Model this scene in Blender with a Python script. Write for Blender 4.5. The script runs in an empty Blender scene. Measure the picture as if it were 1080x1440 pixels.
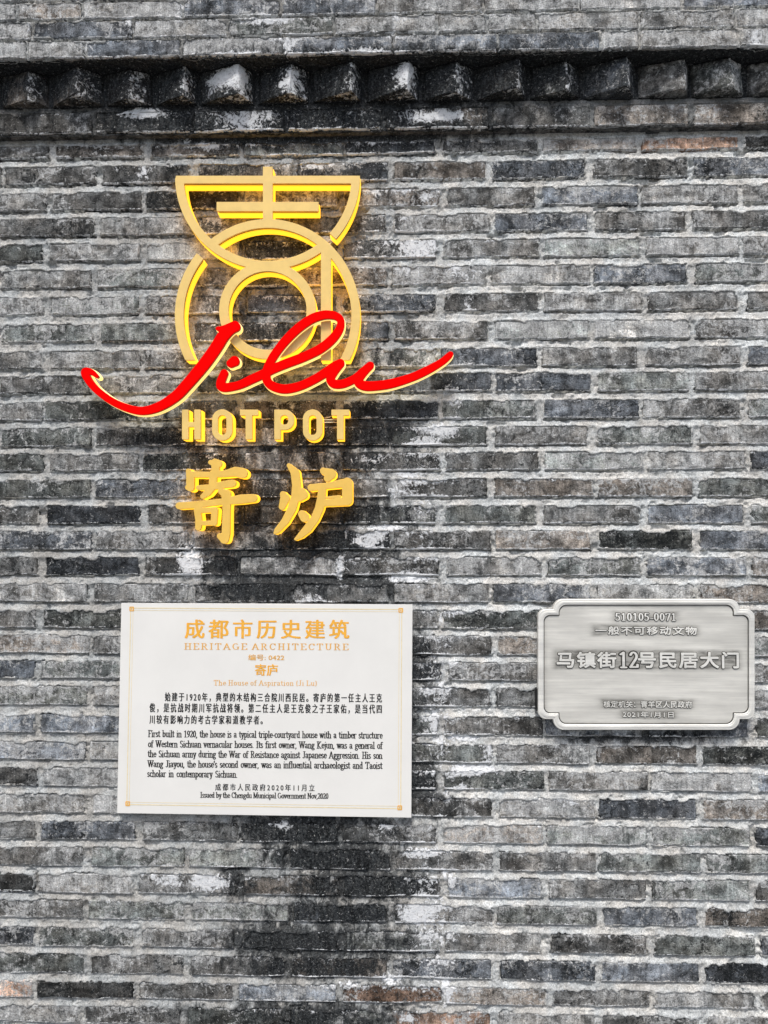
import bpy, math, random
import numpy as np
from mathutils import Matrix, Vector

random.seed(7)
SC = bpy.context.scene
COL = SC.collection

# ------------------------------------------------------------------ camera
PITCH, YAW, FPX, DIST, EYE = math.radians(2.5), math.radians(1.5), 1040.0, 2.08, 1.62
cam_data = bpy.data.cameras.new('camera')
cam = bpy.data.objects.new('camera', cam_data)
COL.objects.link(cam)
cam.location = (0, -DIST, EYE)
cam.rotation_euler = (math.pi / 2 + PITCH, 0, YAW)
cam_data.sensor_fit = 'VERTICAL'
cam_data.sensor_height = 36.0
cam_data.lens = 36.0 * FPX / 1440.0
cam_data.clip_start = 0.05
cam_data.clip_end = 2000
SC.camera = cam

# ------------------------------------------------------------------ daylight (bright overcast, from above and in front of the wall)
SUN_EL, SUN_AZ = math.radians(60), math.radians(188)      # azimuth clockwise from +Y (north)
world = bpy.data.worlds.new('World')
SC.world = world
world.use_nodes = True
nt = world.node_tree
nt.nodes.clear()
wo = nt.nodes.new('ShaderNodeOutputWorld')
bg = nt.nodes.new('ShaderNodeBackground')
sky = nt.nodes.new('ShaderNodeTexSky')
sky.sky_type = 'NISHITA'
sky.sun_disc = False
sky.sun_elevation = SUN_EL
sky.sun_rotation = SUN_AZ
sky.air_density = 1.0
sky.dust_density = 4.0
sky.ozone_density = 1.0
bg.inputs['Strength'].default_value = 0.095
nt.links.new(sky.outputs[0], bg.inputs['Color'])
nt.links.new(bg.outputs[0], wo.inputs['Surface'])

sun_data = bpy.data.lights.new('sun', 'SUN')
sun_data.energy = 1.5
sun_data.angle = math.radians(10)
sun_data.color = (1.0, 0.98, 0.95)
sun = bpy.data.objects.new('sun', sun_data)
COL.objects.link(sun)
sd = Vector((math.sin(SUN_AZ) * math.cos(SUN_EL), math.cos(SUN_AZ) * math.cos(SUN_EL), math.sin(SUN_EL)))
sun.rotation_euler = sd.to_track_quat('Z', 'Y').to_euler()
sun.location = (0, -6, 8)

SC.view_settings.view_transform = 'Standard'
SC.view_settings.look = 'None'
SC.view_settings.gamma = 1.0
SC.view_settings.use_curve_mapping = False
SC.view_settings.exposure = 0.74

# ------------------------------------------------------------------ survey: a reading of the photograph (1080 x 1440) -> metres on the wall
_p, _y = PITCH, YAW
_f = np.array([-math.sin(_y) * math.cos(_p), math.cos(_y) * math.cos(_p), math.sin(_p)])
_r = np.array([math.cos(_y), math.sin(_y), 0.0])
_u = np.cross(_r, _f)


def survey(px, py, d=0.0):
    """x, z on the plane standing d metres proud of the wall (works on arrays)"""
    a, b = np.asarray(px, float) - 540, 720 - np.asarray(py, float)
    vx = _f[0] * FPX + _r[0] * a + _u[0] * b
    vy = _f[1] * FPX + _r[1] * a + _u[1] * b
    vz = _f[2] * FPX + _r[2] * a + _u[2] * b
    t = (DIST - d) / vy
    return t * vx, EYE + t * vz


# ------------------------------------------------------------------ smooth lattice noise (numpy)
def vnoise(x, z, seed):
    rs = np.random.RandomState(seed)
    tab = rs.rand(256, 256)
    xi, zi = np.floor(x).astype(int), np.floor(z).astype(int)
    fx, fz = x - xi, z - zi
    fx, fz = fx * fx * (3 - 2 * fx), fz * fz * (3 - 2 * fz)
    g = lambda i, j: tab[(i) % 256, (j) % 256]
    return (g(xi, zi) * (1 - fx) + g(xi + 1, zi) * fx) * (1 - fz) + (g(xi, zi + 1) * (1 - fx) + g(xi + 1, zi + 1) * fx) * fz


def fbm(x, z, s, seed, octv=4, sx=1.0, sz=1.0, rough=.5):
    out, amp, tot = 0, 1.0, 0
    for k in range(octv):
        out = out + amp * vnoise(x * s * sx * 2 ** k + 17.3 * k, z * s * sz * 2 ** k + 5.1 * k, seed + k)
        tot += amp
        amp *= rough
    return out / tot


def sstep(a, b, v):
    t = np.clip((v - a) / (b - a), 0, 1)
    return t * t * (3 - 2 * t)


# ------------------------------------------------------------------ weathering of the wall: soot runs and lime bloom, plus the metal plaque's shadow painted in
SOOT_SHADE = [(400, 128, 290, 60, 1.15), (430, 175, 260, 24, 1.1), (500, 92, 420, 16, 1.0), (330, 112, 620, 34, .75), (400, 150, 330, 34, .85), (430, 195, 210, 28, .7), (400, 262, 170, 40, .5),
        (370, 330, 120, 60, .55), (370, 450, 130, 80, .5), (300, 612, 130, 40, .7), (450, 612, 170, 34, .9),
        (400, 655, 170, 34, .75), (425, 712, 150, 44, .85), (415, 775, 170, 36, .95), (440, 825, 170, 28, .95),
        (330, 745, 60, 30, .9), (530, 500, 60, 60, .35), (560, 440, 60, 40, .3),
        (590, 935, 26, 50, .9), (585, 985, 26, 40, .6), (592, 1090, 28, 50, .9), (605, 1130, 50, 24, .8),
        (440, 1165, 150, 22, .85), (480, 1205, 120, 26, .95), (500, 1245, 130, 26, .95), (470, 1285, 110, 26, .75),
        (430, 1325, 130, 26, 1.0), (540, 1325, 90, 26, .9), (430, 1362, 110, 20, .7), (560, 1400, 80, 20, .6),
        (440, 1430, 160, 24, .85), (330, 1240, 24, 26, .9), (340, 1310, 40, 20, .5), (620, 95, 700, 22, .6),
        (900, 1036, 150, 12, .7), (270, 1425, 60, 20, .5), (560, 620, 60, 24, .6), (565, 745, 60, 24, .4),  # first entry: shadow below the metal plaque, painted as a dark blob
        (215, 640, 60, 24, .35), (130, 565, 60, 20, .35), (980, 170, 90, 10, .3), (640, 175, 120, 18, .6)]
LIME = [(600, 700, 36, 150, .46), (616, 1000, 32, 170, .56), (606, 1300, 46, 150, .56), (560, 330, 60, 90, .40), (430, 400, 120, 110, .30), (290, 612, 60, 50, .36),
        (300, 440, 50, 60, .28), (500, 560, 90, 60, .26), (420, 60, 300, 30, .22), (300, 1240, 120, 60, .26), (440, 180, 300, 60, .30), (860, 900, 300, 500, .12),
        (268, 770, 30, 60, .45), (500, 790, 60, 40, .32), (430, 1390, 160, 50, .26), (604, 278, 18, 12, 1.1), (560, 268, 26, 10, .7), (528, 272, 16, 10, .7), (588, 352, 34, 14, 1.1), (568, 384, 12, 12, .8),
        (650, 388, 34, 10, .7), (500, 352, 20, 10, .6), (636, 372, 24, 6, .6), (620, 605, 34, 12, 1.0), (596, 622, 30, 8, .9),
        (636, 578, 10, 22, .9), (632, 545, 16, 14, .6), (660, 512, 20, 8, .7), (600, 520, 20, 10, .5), (268, 792, 20, 24, 1.1),
        (278, 748, 16, 16, .8), (264, 770, 14, 16, .7), (478, 798, 8, 22, .95), (520, 762, 32, 10, 1.0), (540, 742, 40, 6, .9),
        (575, 812, 38, 8, 1.1), (435, 840, 24, 7, .95), (562, 690, 26, 14, .8), (575, 668, 30, 8, .8), (520, 648, 50, 8, .6),
        (425, 700, 8, 6, .5), (318, 116, 26, 18, 1.3), (345, 168, 56, 14, .85), (566, 112, 14, 16, .9), (402, 122, 16, 10, .8),
        (618, 160, 46, 9, 1.2), (676, 165, 8, 16, 1.0), (200, 154, 30, 8, 1.1), (290, 206, 26, 10, .8), (262, 198, 10, 8, .7),
        (440, 234, 46, 8, .7), (500, 208, 12, 8, .6), (200, 246, 14, 10, .8), (158, 250, 8, 8, .8), (372, 28, 50, 10, .8),
        (405, 62, 10, 14, 1.0), (120, 64, 10, 14, .7), (40, 38, 10, 12, .6), (185, 36, 8, 14, .6), (255, 14, 8, 14, .7),
        (330, 74, 60, 4, .7), (500, 72, 60, 4, .8), (1060, 56, 14, 16, .9), (554, 40, 8, 40, .6), (612, 1014, 10, 26, .9),
        (650, 1038, 34, 7, .95), (664, 1082, 38, 8, 1.1), (648, 1107, 14, 8, .9), (690, 1060, 6, 16, .9), (560, 1148, 30, 8, .7),
        (620, 940, 18, 16, .6), (630, 905, 20, 10, .5), (600, 1200, 34, 9, 1.0), (588, 1288, 30, 13, 1.3), (550, 1378, 18, 9, 1.0),
        (626, 1390, 7, 26, 1.0), (628, 1230, 14, 16, .7), (620, 1320, 8, 20, .7), (600, 1366, 40, 6, .7), (296, 1242, 34, 13, 1.1),
        (240, 1240, 34, 12, .8), (575, 1434, 18, 8, .9), (400, 1400, 60, 7, .6), (490, 1385, 30, 6, .7), (800, 1130, 20, 12, .6),
        (620, 870, 6, 14, .7), (640, 862, 20, 6, .7), (680, 355, 20, 20, .4), (600, 470, 20, 10, .4), (660, 430, 10, 14, .7),
        (540, 1165, 14, 8, .9), (400, 1160, 16, 10, .6), (170, 1275, 90, 6, .4), (60, 620, 10, 8, .4), (630, 1100, 6, 40, .6)]


def blobs(table, x, z, power=2.0):
    out = np.zeros_like(np.asarray(x, float))
    for px, py, rx, rz, a in table:
        cx, cz = survey(px, py, .1 if py < 75 else .04 if py < 185 else 0)
        q = ((x - cx) / (rx * .0021)) ** 2 + ((z - cz) / (rz * .0021)) ** 2
        out = np.maximum(out, a * np.exp(-(q ** (power / 2))))
    return out


# ------------------------------------------------------------------ materials
def mat(name):
    m = bpy.data.materials.new(name)
    m.use_nodes = True
    n = m.node_tree
    return m, n, n.nodes['Principled BSDF']


class NG:
    """tiny helper for node graphs"""
    def __init__(s, tree):
        s.t = tree

    def n(s, kind, **kw):
        nd = s.t.nodes.new(kind)
        for k, v in kw.items():
            setattr(nd, k, v)
        return nd

    def put(s, sock, v):
        if hasattr(v, 'is_linked') or isinstance(v, bpy.types.NodeSocket):
            s.t.links.new(v, sock)
        else:
            sock.default_value = v

    def math(s, op, a, b=0.0, c=None, clamp=False):
        nd = s.n('ShaderNodeMath', operation=op, use_clamp=clamp)
        s.put(nd.inputs[0], a)
        s.put(nd.inputs[1], b)
        if c is not None:
            s.put(nd.inputs[2], c)
        return nd.outputs[0]

    def ramp(s, v, a, b, lo=0.0, hi=1.0):
        nd = s.n('ShaderNodeMapRange', interpolation_type='SMOOTHSTEP')
        s.put(nd.inputs['Value'], v)
        nd.inputs['From Min'].default_value = a
        nd.inputs['From Max'].default_value = b
        nd.inputs['To Min'].default_value = lo
        nd.inputs['To Max'].default_value = hi
        return nd.outputs[0]

    def noise(s, vec, scale, detail=4, rough=.55, dist=0.0):
        nd = s.n('ShaderNodeTexNoise')
        s.put(nd.inputs['Vector'], vec)
        nd.inputs['Scale'].default_value = scale
        nd.inputs['Detail'].default_value = detail
        nd.inputs['Roughness'].default_value = rough
        nd.inputs['Distortion'].default_value = dist
        return nd.outputs['Fac']

    def mapped(s, vec, sc, loc=(0, 0, 0)):
        nd = s.n('ShaderNodeMapping')
        s.put(nd.inputs['Vector'], vec)
        nd.inputs['Scale'].default_value = sc
        nd.inputs['Location'].default_value = loc
        return nd.outputs[0]

    def mix(s, f, a, b, mode='MIX'):
        nd = s.n('ShaderNodeMix', data_type='RGBA', blend_type=mode)
        s.put(nd.inputs[0], f)
        s.put(nd.inputs[6], a)
        s.put(nd.inputs[7], b)
        return nd.outputs[2]


def masonry(name, mortar=False):
    m, t, bs = mat(name)
    g = NG(t)
    pos = g.n('ShaderNodeNewGeometry').outputs['Position']
    tint = g.n('ShaderNodeAttribute', attribute_name='tint').outputs['Color']
    soot = g.n('ShaderNodeAttribute', attribute_name='soot').outputs['Fac']
    lime = g.n('ShaderNodeAttribute', attribute_name='lime').outputs['Fac']
    washb = g.n('ShaderNodeAttribute', attribute_name='wash').outputs['Fac']
    charb = g.n('ShaderNodeAttribute', attribute_name='char').outputs['Fac']
    grit = g.noise(pos, 260, 6, .65)
    patch = g.noise(g.mapped(pos, (1, 1, 1.3)), 21, 6, .62, .6)
    cloud = g.noise(pos, 58, 6, .7, 1.2)
    run = g.noise(g.mapped(pos, (1, 1, .16), (3, 1, 2)), 95, 4, .6, .3)
    pits = g.noise(g.mapped(pos, (1, 1, 1.2), (9, 2, 7)), 130, 5, .7, .4)
    if mortar:
        v = g.ramp(patch, .30, .70, .72, 1.14)
        v = g.math('MULTIPLY', v, g.ramp(grit, .32, .68, .68, 1.24))
        v = g.math('MULTIPLY', v, g.ramp(cloud, .30, .46, .58, 1.0))
    else:
        v = g.ramp(patch, .34, .66, .38, 1.60)
        v = g.math('MULTIPLY', v, g.ramp(grit, .32, .68, .66, 1.34))
        v = g.math('MULTIPLY', v, g.ramp(run, .36, .64, .78, 1.22))
        v = g.math('MULTIPLY', v, g.ramp(pits, .34, .46, .30, 1.0))
        pores = g.n('ShaderNodeTexVoronoi')
        pores.inputs['Scale'].default_value = 210
        t.links.new(pos, pores.inputs['Vector'])
        v = g.math('MULTIPLY', v, g.ramp(pores.outputs['Distance'], .10, .26, .35, 1.0))
    col = g.mix(1.0, tint, v, 'MULTIPLY')
    # mineral hue drift: slate blue to warm grey
    hue = g.noise(g.mapped(pos, (1, 1, 1), (5, 5, 5)), 13, 3, .5)
    huec = g.mix(g.ramp(hue, .35, .65), (1.03, 1.0, .945, 1), (.965, 1.0, 1.005, 1))
    col = g.mix(1.0, col, huec, 'MULTIPLY')
    # over-fired black flecks with hard, ragged edges
    ch = g.noise(g.mapped(pos, (1, 1, 1.15), (11, 3, 5)), 46, 9, .74, 1.0)
    ch2 = g.noise(g.mapped(pos, (1, 1, 1.0), (1, 7, 2)), 135, 7, .75, .4)
    cf = g.math('MAXIMUM', g.ramp(g.math('ADD', ch, charb), .585, .625), g.ramp(g.math('ADD', ch2, charb), .60, .64))
    col = g.mix(g.math('MULTIPLY', cf, .45 if mortar else .86), col, (.012, .014, .015, 1))
    # lime wash scuffed over the face
    wash = g.noise(g.mapped(pos, (1, 1, 1.25), (2, 8, 4)), 40, 10, .80, 1.1)
    wash2 = g.noise(g.mapped(pos, (1, 1, 1.5), (7, 3, 1)), 9, 3, .5)
    wash3 = g.noise(g.mapped(pos, (1, 1, .35), (3, 3, 9)), 120, 6, .7)
    wf = g.math('ADD', wash, g.math('MULTIPLY', g.math('SUBTRACT', wash2, .5), .3))
    wf = g.math('ADD', wf, g.math('MULTIPLY', g.math('SUBTRACT', wash3, .5), .35))
    wf = g.math('ADD', wf, washb)
    wf = g.ramp(wf, .535, .60, 0, .15 if mortar else .88)
    washc = g.mix(g.ramp(grit, .3, .7), (.30, .305, .30, 1), (.70, .71, .70, 1))
    washc = g.mix(1.0, washc, g.ramp(patch, .3, .7, .66, 1.18), 'MULTIPLY')
    washc = g.mix(1.0, washc, g.ramp(run, .36, .64, .80, 1.15), 'MULTIPLY')
    washc = g.mix(g.ramp(cloud, .40, .34), washc, (.13, .13, .13, 1))
    col = g.mix(wf, col, washc)
    # sooty stains, and the painted plaque shadow
    sn = g.noise(g.mapped(pos, (1, 1, .55), (1, 1, 1)), 30, 8, .72, .7)
    sf = g.math('ADD', soot, g.math('MULTIPLY', g.math('SUBTRACT', sn, .5), 1.9))
    sf = g.ramp(sf, .22, .66, 0, .93 if mortar else .96)
    soot_shade_c = g.mix(g.ramp(grit, .35, .7), (.005, .006, .007, 1), (.038, .042, .045, 1))
    soot_shade_c = g.mix(1.0, soot_shade_c, g.ramp(run, .35, .65, .6, 1.5), 'MULTIPLY')
    soot_shade_c = g.mix(g.math('MULTIPLY', g.ramp(ch2, .53, .59), .5), soot_shade_c, (.13, .14, .14, 1))
    col = g.mix(sf, col, soot_shade_c)
    # lime bloom
    ln = g.noise(g.mapped(pos, (1, 1, .9), (4, 4, 4)), 70, 8, .78, .9)
    lf = g.math('ADD', lime, g.math('MULTIPLY', g.math('SUBTRACT', ln, .5), 2.6))
    lf = g.ramp(lf, .50, .66, 0, .97)
    lfine = g.ramp(g.noise(g.mapped(pos, (1, 1, 1), (8, 8, 3)), 170, 6, .75), .36, .46, .35, 1.0)
    lf = g.math('MULTIPLY', lf, lfine)
    col = g.mix(lf, col, (.78, .80, .81, 1))
    # stray lime specks everywhere
    sp = g.ramp(g.noise(g.mapped(pos, (1, 1, 1), (6, 1, 9)), 120, 8, .8), .595, .64, 0, .85)
    col = g.mix(sp, col, (.58, .58, .56, 1))
    t.links.new(col, bs.inputs['Base Color'])
    bs.inputs['Roughness'].default_value = .95
    bs.inputs['Specular IOR Level'].default_value = .08
    bump = g.n('ShaderNodeBump')
    bump.inputs['Strength'].default_value = .8 if mortar else 1.0
    bump.inputs['Distance'].default_value = .004
    hgt = g.math('ADD', g.math('MULTIPLY', grit, .5), g.math('MULTIPLY', pits, .7))
    hgt = g.math('ADD', hgt, g.math('MULTIPLY', lf, .35))
    t.links.new(hgt, bump.inputs['Height'])
    t.links.new(bump.outputs[0], bs.inputs['Normal'])
    return m


M_BRICK = masonry('weathered_grey_brick')
M_MORTAR = masonry('lime_mortar', True)


def plain(name, color, rough=.5, metal=0.0, emit=None, es=0.0, grain=0.0, gs=60, bump=0.0, spec=.5, coat=0.0):
    m, t, bs = mat(name)
    g = NG(t)
    pos = g.n('ShaderNodeNewGeometry').outputs['Position']
    nz = g.noise(pos, gs, 5, .6)
    col = g.mix(1.0, (*color, 1), g.ramp(nz, .25, .75, 1 - grain, 1 + grain), 'MULTIPLY')
    t.links.new(col, bs.inputs['Base Color'])
    bs.inputs['Roughness'].default_value = rough
    bs.inputs['Metallic'].default_value = metal
    bs.inputs['Specular IOR Level'].default_value = spec
    bs.inputs['Coat Weight'].default_value = coat
    if emit:
        bs.inputs['Emission Color'].default_value = (*emit, 1)
        bs.inputs['Emission Strength'].default_value = es
    if bump:
        b = g.n('ShaderNodeBump')
        b.inputs['Strength'].default_value = bump
        b.inputs['Distance'].default_value = .001
        t.links.new(nz, b.inputs['Height'])
        t.links.new(b.outputs[0], bs.inputs['Normal'])
    return m


M_GOLD = plain('gold_enamel', (.84, .585, .18), .42, 0, grain=.06, gs=30)
M_GOLD2 = plain('deep_gold_enamel', (.84, .53, .10), .42, 0, grain=.06, gs=30)
M_GROOVE = plain('dark_bronze_return', (.09, .05, .012), .5, .3, grain=.1)
M_GLOW = plain('lit_amber_acrylic', (.75, .48, .05), .35, 0, (1.0, .47, .02), 1.0, grain=.05)
M_RED = plain('red_acrylic', (.78, .0, .0), .7, 0, (1.0, 0.0, 0.0), .10, grain=.0, spec=.03)
M_REDSIDE = plain('dark_red_return', (.11, .01, .008), .5)
M_CREAM = plain('lit_cream_acrylic', (.86, .74, .42), .35, 0, (1.0, .70, .22), .6)
M_PANEL = plain('white_enamel_panel', (.81, .805, .765), .30, 0, grain=.035, gs=5, coat=.2)
M_SILVER = plain('brushed_steel_edge', (.55, .55, .55), .35, .8, grain=.1)
M_BLACK = plain('black_print', (.012, .012, .012), .5)
M_GOLDPRINT = plain('gold_print', (.88, .44, .045), .4, .0, grain=.12, gs=90)
M_PALEGOLD = plain('pale_gold_print', (.80, .43, .09), .4, .0, grain=.12, gs=90)
M_LINEGOLD = plain('gold_line_print', (.82, .69, .40), .4, .0, grain=.1, gs=90)
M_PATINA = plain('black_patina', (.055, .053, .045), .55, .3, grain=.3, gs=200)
M_BRACKET = plain('dark_bracket_steel', (.03, .03, .03), .5, .6)


def pewter(name, dark):
    m, t, bs = mat(name)
    g = NG(t)
    pos = g.n('ShaderNodeNewGeometry').outputs['Position']
    br = g.noise(g.mapped(pos, (.6, 1, 16)), 7, 5, .6)
    bl = g.noise(g.mapped(pos, (1, 1, 4), (3, 3, 3)), 5, 4, .6)
    fine = g.noise(g.mapped(pos, (.5, 1, 60)), 22, 5, .6)
    v = g.math('MULTIPLY', g.ramp(br, .3, .7, .90, 1.04), g.ramp(bl, .3, .7, .86, 1.08))
    v = g.math('MULTIPLY', v, g.ramp(fine, .25, .75, .92, 1.06))
    pat = g.n('ShaderNodeAttribute', attribute_name='patina').outputs['Fac']
    pn = g.noise(g.mapped(pos, (.7, 1, 3)), 60, 4, .6)
    pf = g.math('MULTIPLY', pat, g.ramp(pn, .25, .75, .55, 1.1), clamp=True)
    col = g.mix(1.0, (*dark, 1), v, 'MULTIPLY')
    col = g.mix(pf, col, (.10, .098, .085, 1))
    t.links.new(col, bs.inputs['Base Color'])
    bs.inputs['Metallic'].default_value = .3
    t.links.new(g.ramp(br, .3, .7, .42, .56), bs.inputs['Roughness'])
    b = g.n('ShaderNodeBump')
    b.inputs['Strength'].default_value = .15
    b.inputs['Distance'].default_value = .0006
    t.links.new(fine, b.inputs['Height'])
    t.links.new(b.outputs[0], bs.inputs['Normal'])
    return m


M_PEWTER = pewter('brushed_pewter', (.77, .76, .70))
M_PEWTER2 = pewter('polished_pewter', (.86, .855, .80))


# ------------------------------------------------------------------ object helpers
def thing(name, label, cat, loc, group=None):
    o = bpy.data.objects.new(name, None)
    COL.objects.link(o)
    o.location = loc
    o.empty_display_size = .1
    o['label'] = label
    o['category'] = cat
    if group:
        o['group'] = group
    return o


def obj(name, mesh, m, parent=None):
    """link a mesh whose vertices are in world metres as a part of its thing"""
    o = bpy.data.objects.new(name, mesh)
    COL.objects.link(o)
    if m is not None:
        mesh.materials.clear()
        mesh.materials.append(m)
    if parent is not None:
        loc = Vector((0, 0, 0))
        p = parent
        while p is not None:
            loc += p.location
            p = p.parent
        mesh.transform(Matrix.Translation(-loc))
        o.parent = parent
    return o


def mesh_np(name, verts, faces, smooth=False):
    me = bpy.data.meshes.new(name)
    me.from_pydata([tuple(v) for v in verts], [], [tuple(f) for f in faces])
    if smooth:
        me.polygons.foreach_set('use_smooth', [True] * len(me.polygons))
    me.update()
    return me


def grid_mesh(name, X, Y, Z):
    """X, Y, Z arrays (rows, cols) -> quad sheet facing -Y"""
    r, c = X.shape
    me = bpy.data.meshes.new(name)
    me.vertices.add(r * c)
    me.vertices.foreach_set('co', np.stack([X, Y, Z], -1).astype(np.float32).ravel())
    idx = np.arange(r * c).reshape(r, c)
    q = np.stack([idx[:-1, :-1], idx[:-1, 1:], idx[1:, 1:], idx[1:, :-1]], -1).reshape(-1, 4)
    n = len(q)
    me.loops.add(n * 4)
    me.loops.foreach_set('vertex_index', q.ravel().astype(np.int32))
    me.polygons.add(n)
    me.polygons.foreach_set('loop_start', np.arange(0, n * 4, 4, dtype=np.int32))
    me.polygons.foreach_set('use_smooth', np.ones(n, bool))
    me.update(calc_edges=True)
    return me


def attrs(me, x, z, tint, soot=None, lime=None, lime_add=0.0, dark_add=0.0, wash=0.0, char=0.0):
    n = len(me.vertices)
    for nm, v in (('wash', wash), ('char', char)):
        a = me.attributes.new(nm, 'FLOAT', 'POINT')
        a.data.foreach_set('value', (np.zeros(n) + v).astype(np.float32).ravel())
    so = blobs(SOOT_SHADE, x, z, 2.2) if soot is None else soot
    li = blobs(LIME, x, z, 2.0) if lime is None else lime
    a = me.attributes.new('soot', 'FLOAT', 'POINT')
    a.data.foreach_set('value', (so + dark_add).astype(np.float32).ravel())
    a = me.attributes.new('lime', 'FLOAT', 'POINT')
    a.data.foreach_set('value', (li + lime_add).astype(np.float32).ravel())
    a = me.attributes.new('tint', 'FLOAT_COLOR', 'POINT')
    tt = np.ones((n, 4), np.float32)
    tt[:, :3] = tint
    a.data.foreach_set('color', tt.ravel())


# ------------------------------------------------------------------ ground
def ground():
    me = mesh_np('ground', [(-400, -400, 0), (400, -400, 0), (400, 400, 0), (-400, 400, 0)], [(0, 1, 2, 3)])
    m, t, bs = mat('grey_stone_paving')
    g = NG(t)
    pos = g.n('ShaderNodeNewGeometry').outputs['Position']
    br = g.n('ShaderNodeTexBrick')
    br.inputs['Scale'].default_value = 1.6
    br.inputs['Color1'].default_value = (.13, .13, .125, 1)
    br.inputs['Color2'].default_value = (.17, .17, .165, 1)
    br.inputs['Mortar'].default_value = (.07, .07, .07, 1)
    t.links.new(pos, br.inputs['Vector'])
    col = g.mix(1.0, br.outputs['Color'], g.ramp(g.noise(pos, 7, 6), .2, .8, .8, 1.15), 'MULTIPLY')
    t.links.new(col, bs.inputs['Base Color'])
    bs.inputs['Roughness'].default_value = .85
    o = obj('ground', me, m)
    o['kind'] = 'structure'


ground()

# ------------------------------------------------------------------ the wall: courses
ROWB = [2.7428, 2.6655, 2.5873, 2.5125, 2.438, 2.3596, 2.2814, 2.2014, 2.1237, 2.0524, 1.9752, 1.9003, 1.8296, 1.7531, 1.6789,
        1.6059, 1.533, 1.4576, 1.3842, 1.312, 1.2411, 1.1685, 1.0903, 1.0152, .9422, .8676, .7960, .7238, .6507, .5809, .5045,
        .4322, .3658, .2982]
while ROWB[-1] > .09:
    ROWB.append(ROWB[-1] - .0735)
JA, JB, STEP = -1.0265, -.8845, .2835
XL, XR = -2.6, 2.5          # how far the wall runs
VX0, VX1, VZ0 = -1.24, 1.10, .26  # what the photograph shows

rnd = random.Random(3)
ROWS = []                    # (zb, zt, joints[(x0,x1)...])
for i, zb in enumerate(ROWB):
    top = (ROWB[i - 1] if i else 2.80)
    pitch = top - zb
    zt = zb + min(.0525, pitch - .0200) + rnd.uniform(-.0015, .0015)
    base = JA if i % 2 == 0 else JB
    k0 = int((XL - base) / STEP) - 1
    js = []
    for k in range(k0, k0 + 30):
        x = base + k * STEP
        if XL - .3 < x < XR + .3:
            js.append(x + rnd.uniform(-.006, .006))
    bricks = []
    for a, b in zip(js[:-1], js[1:]):
        ga, gb = rnd.uniform(.003, .015), rnd.uniform(.003, .015)
        bricks.append([a + ga, b - gb])
    ROWS.append((zb, zt, bricks))

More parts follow.
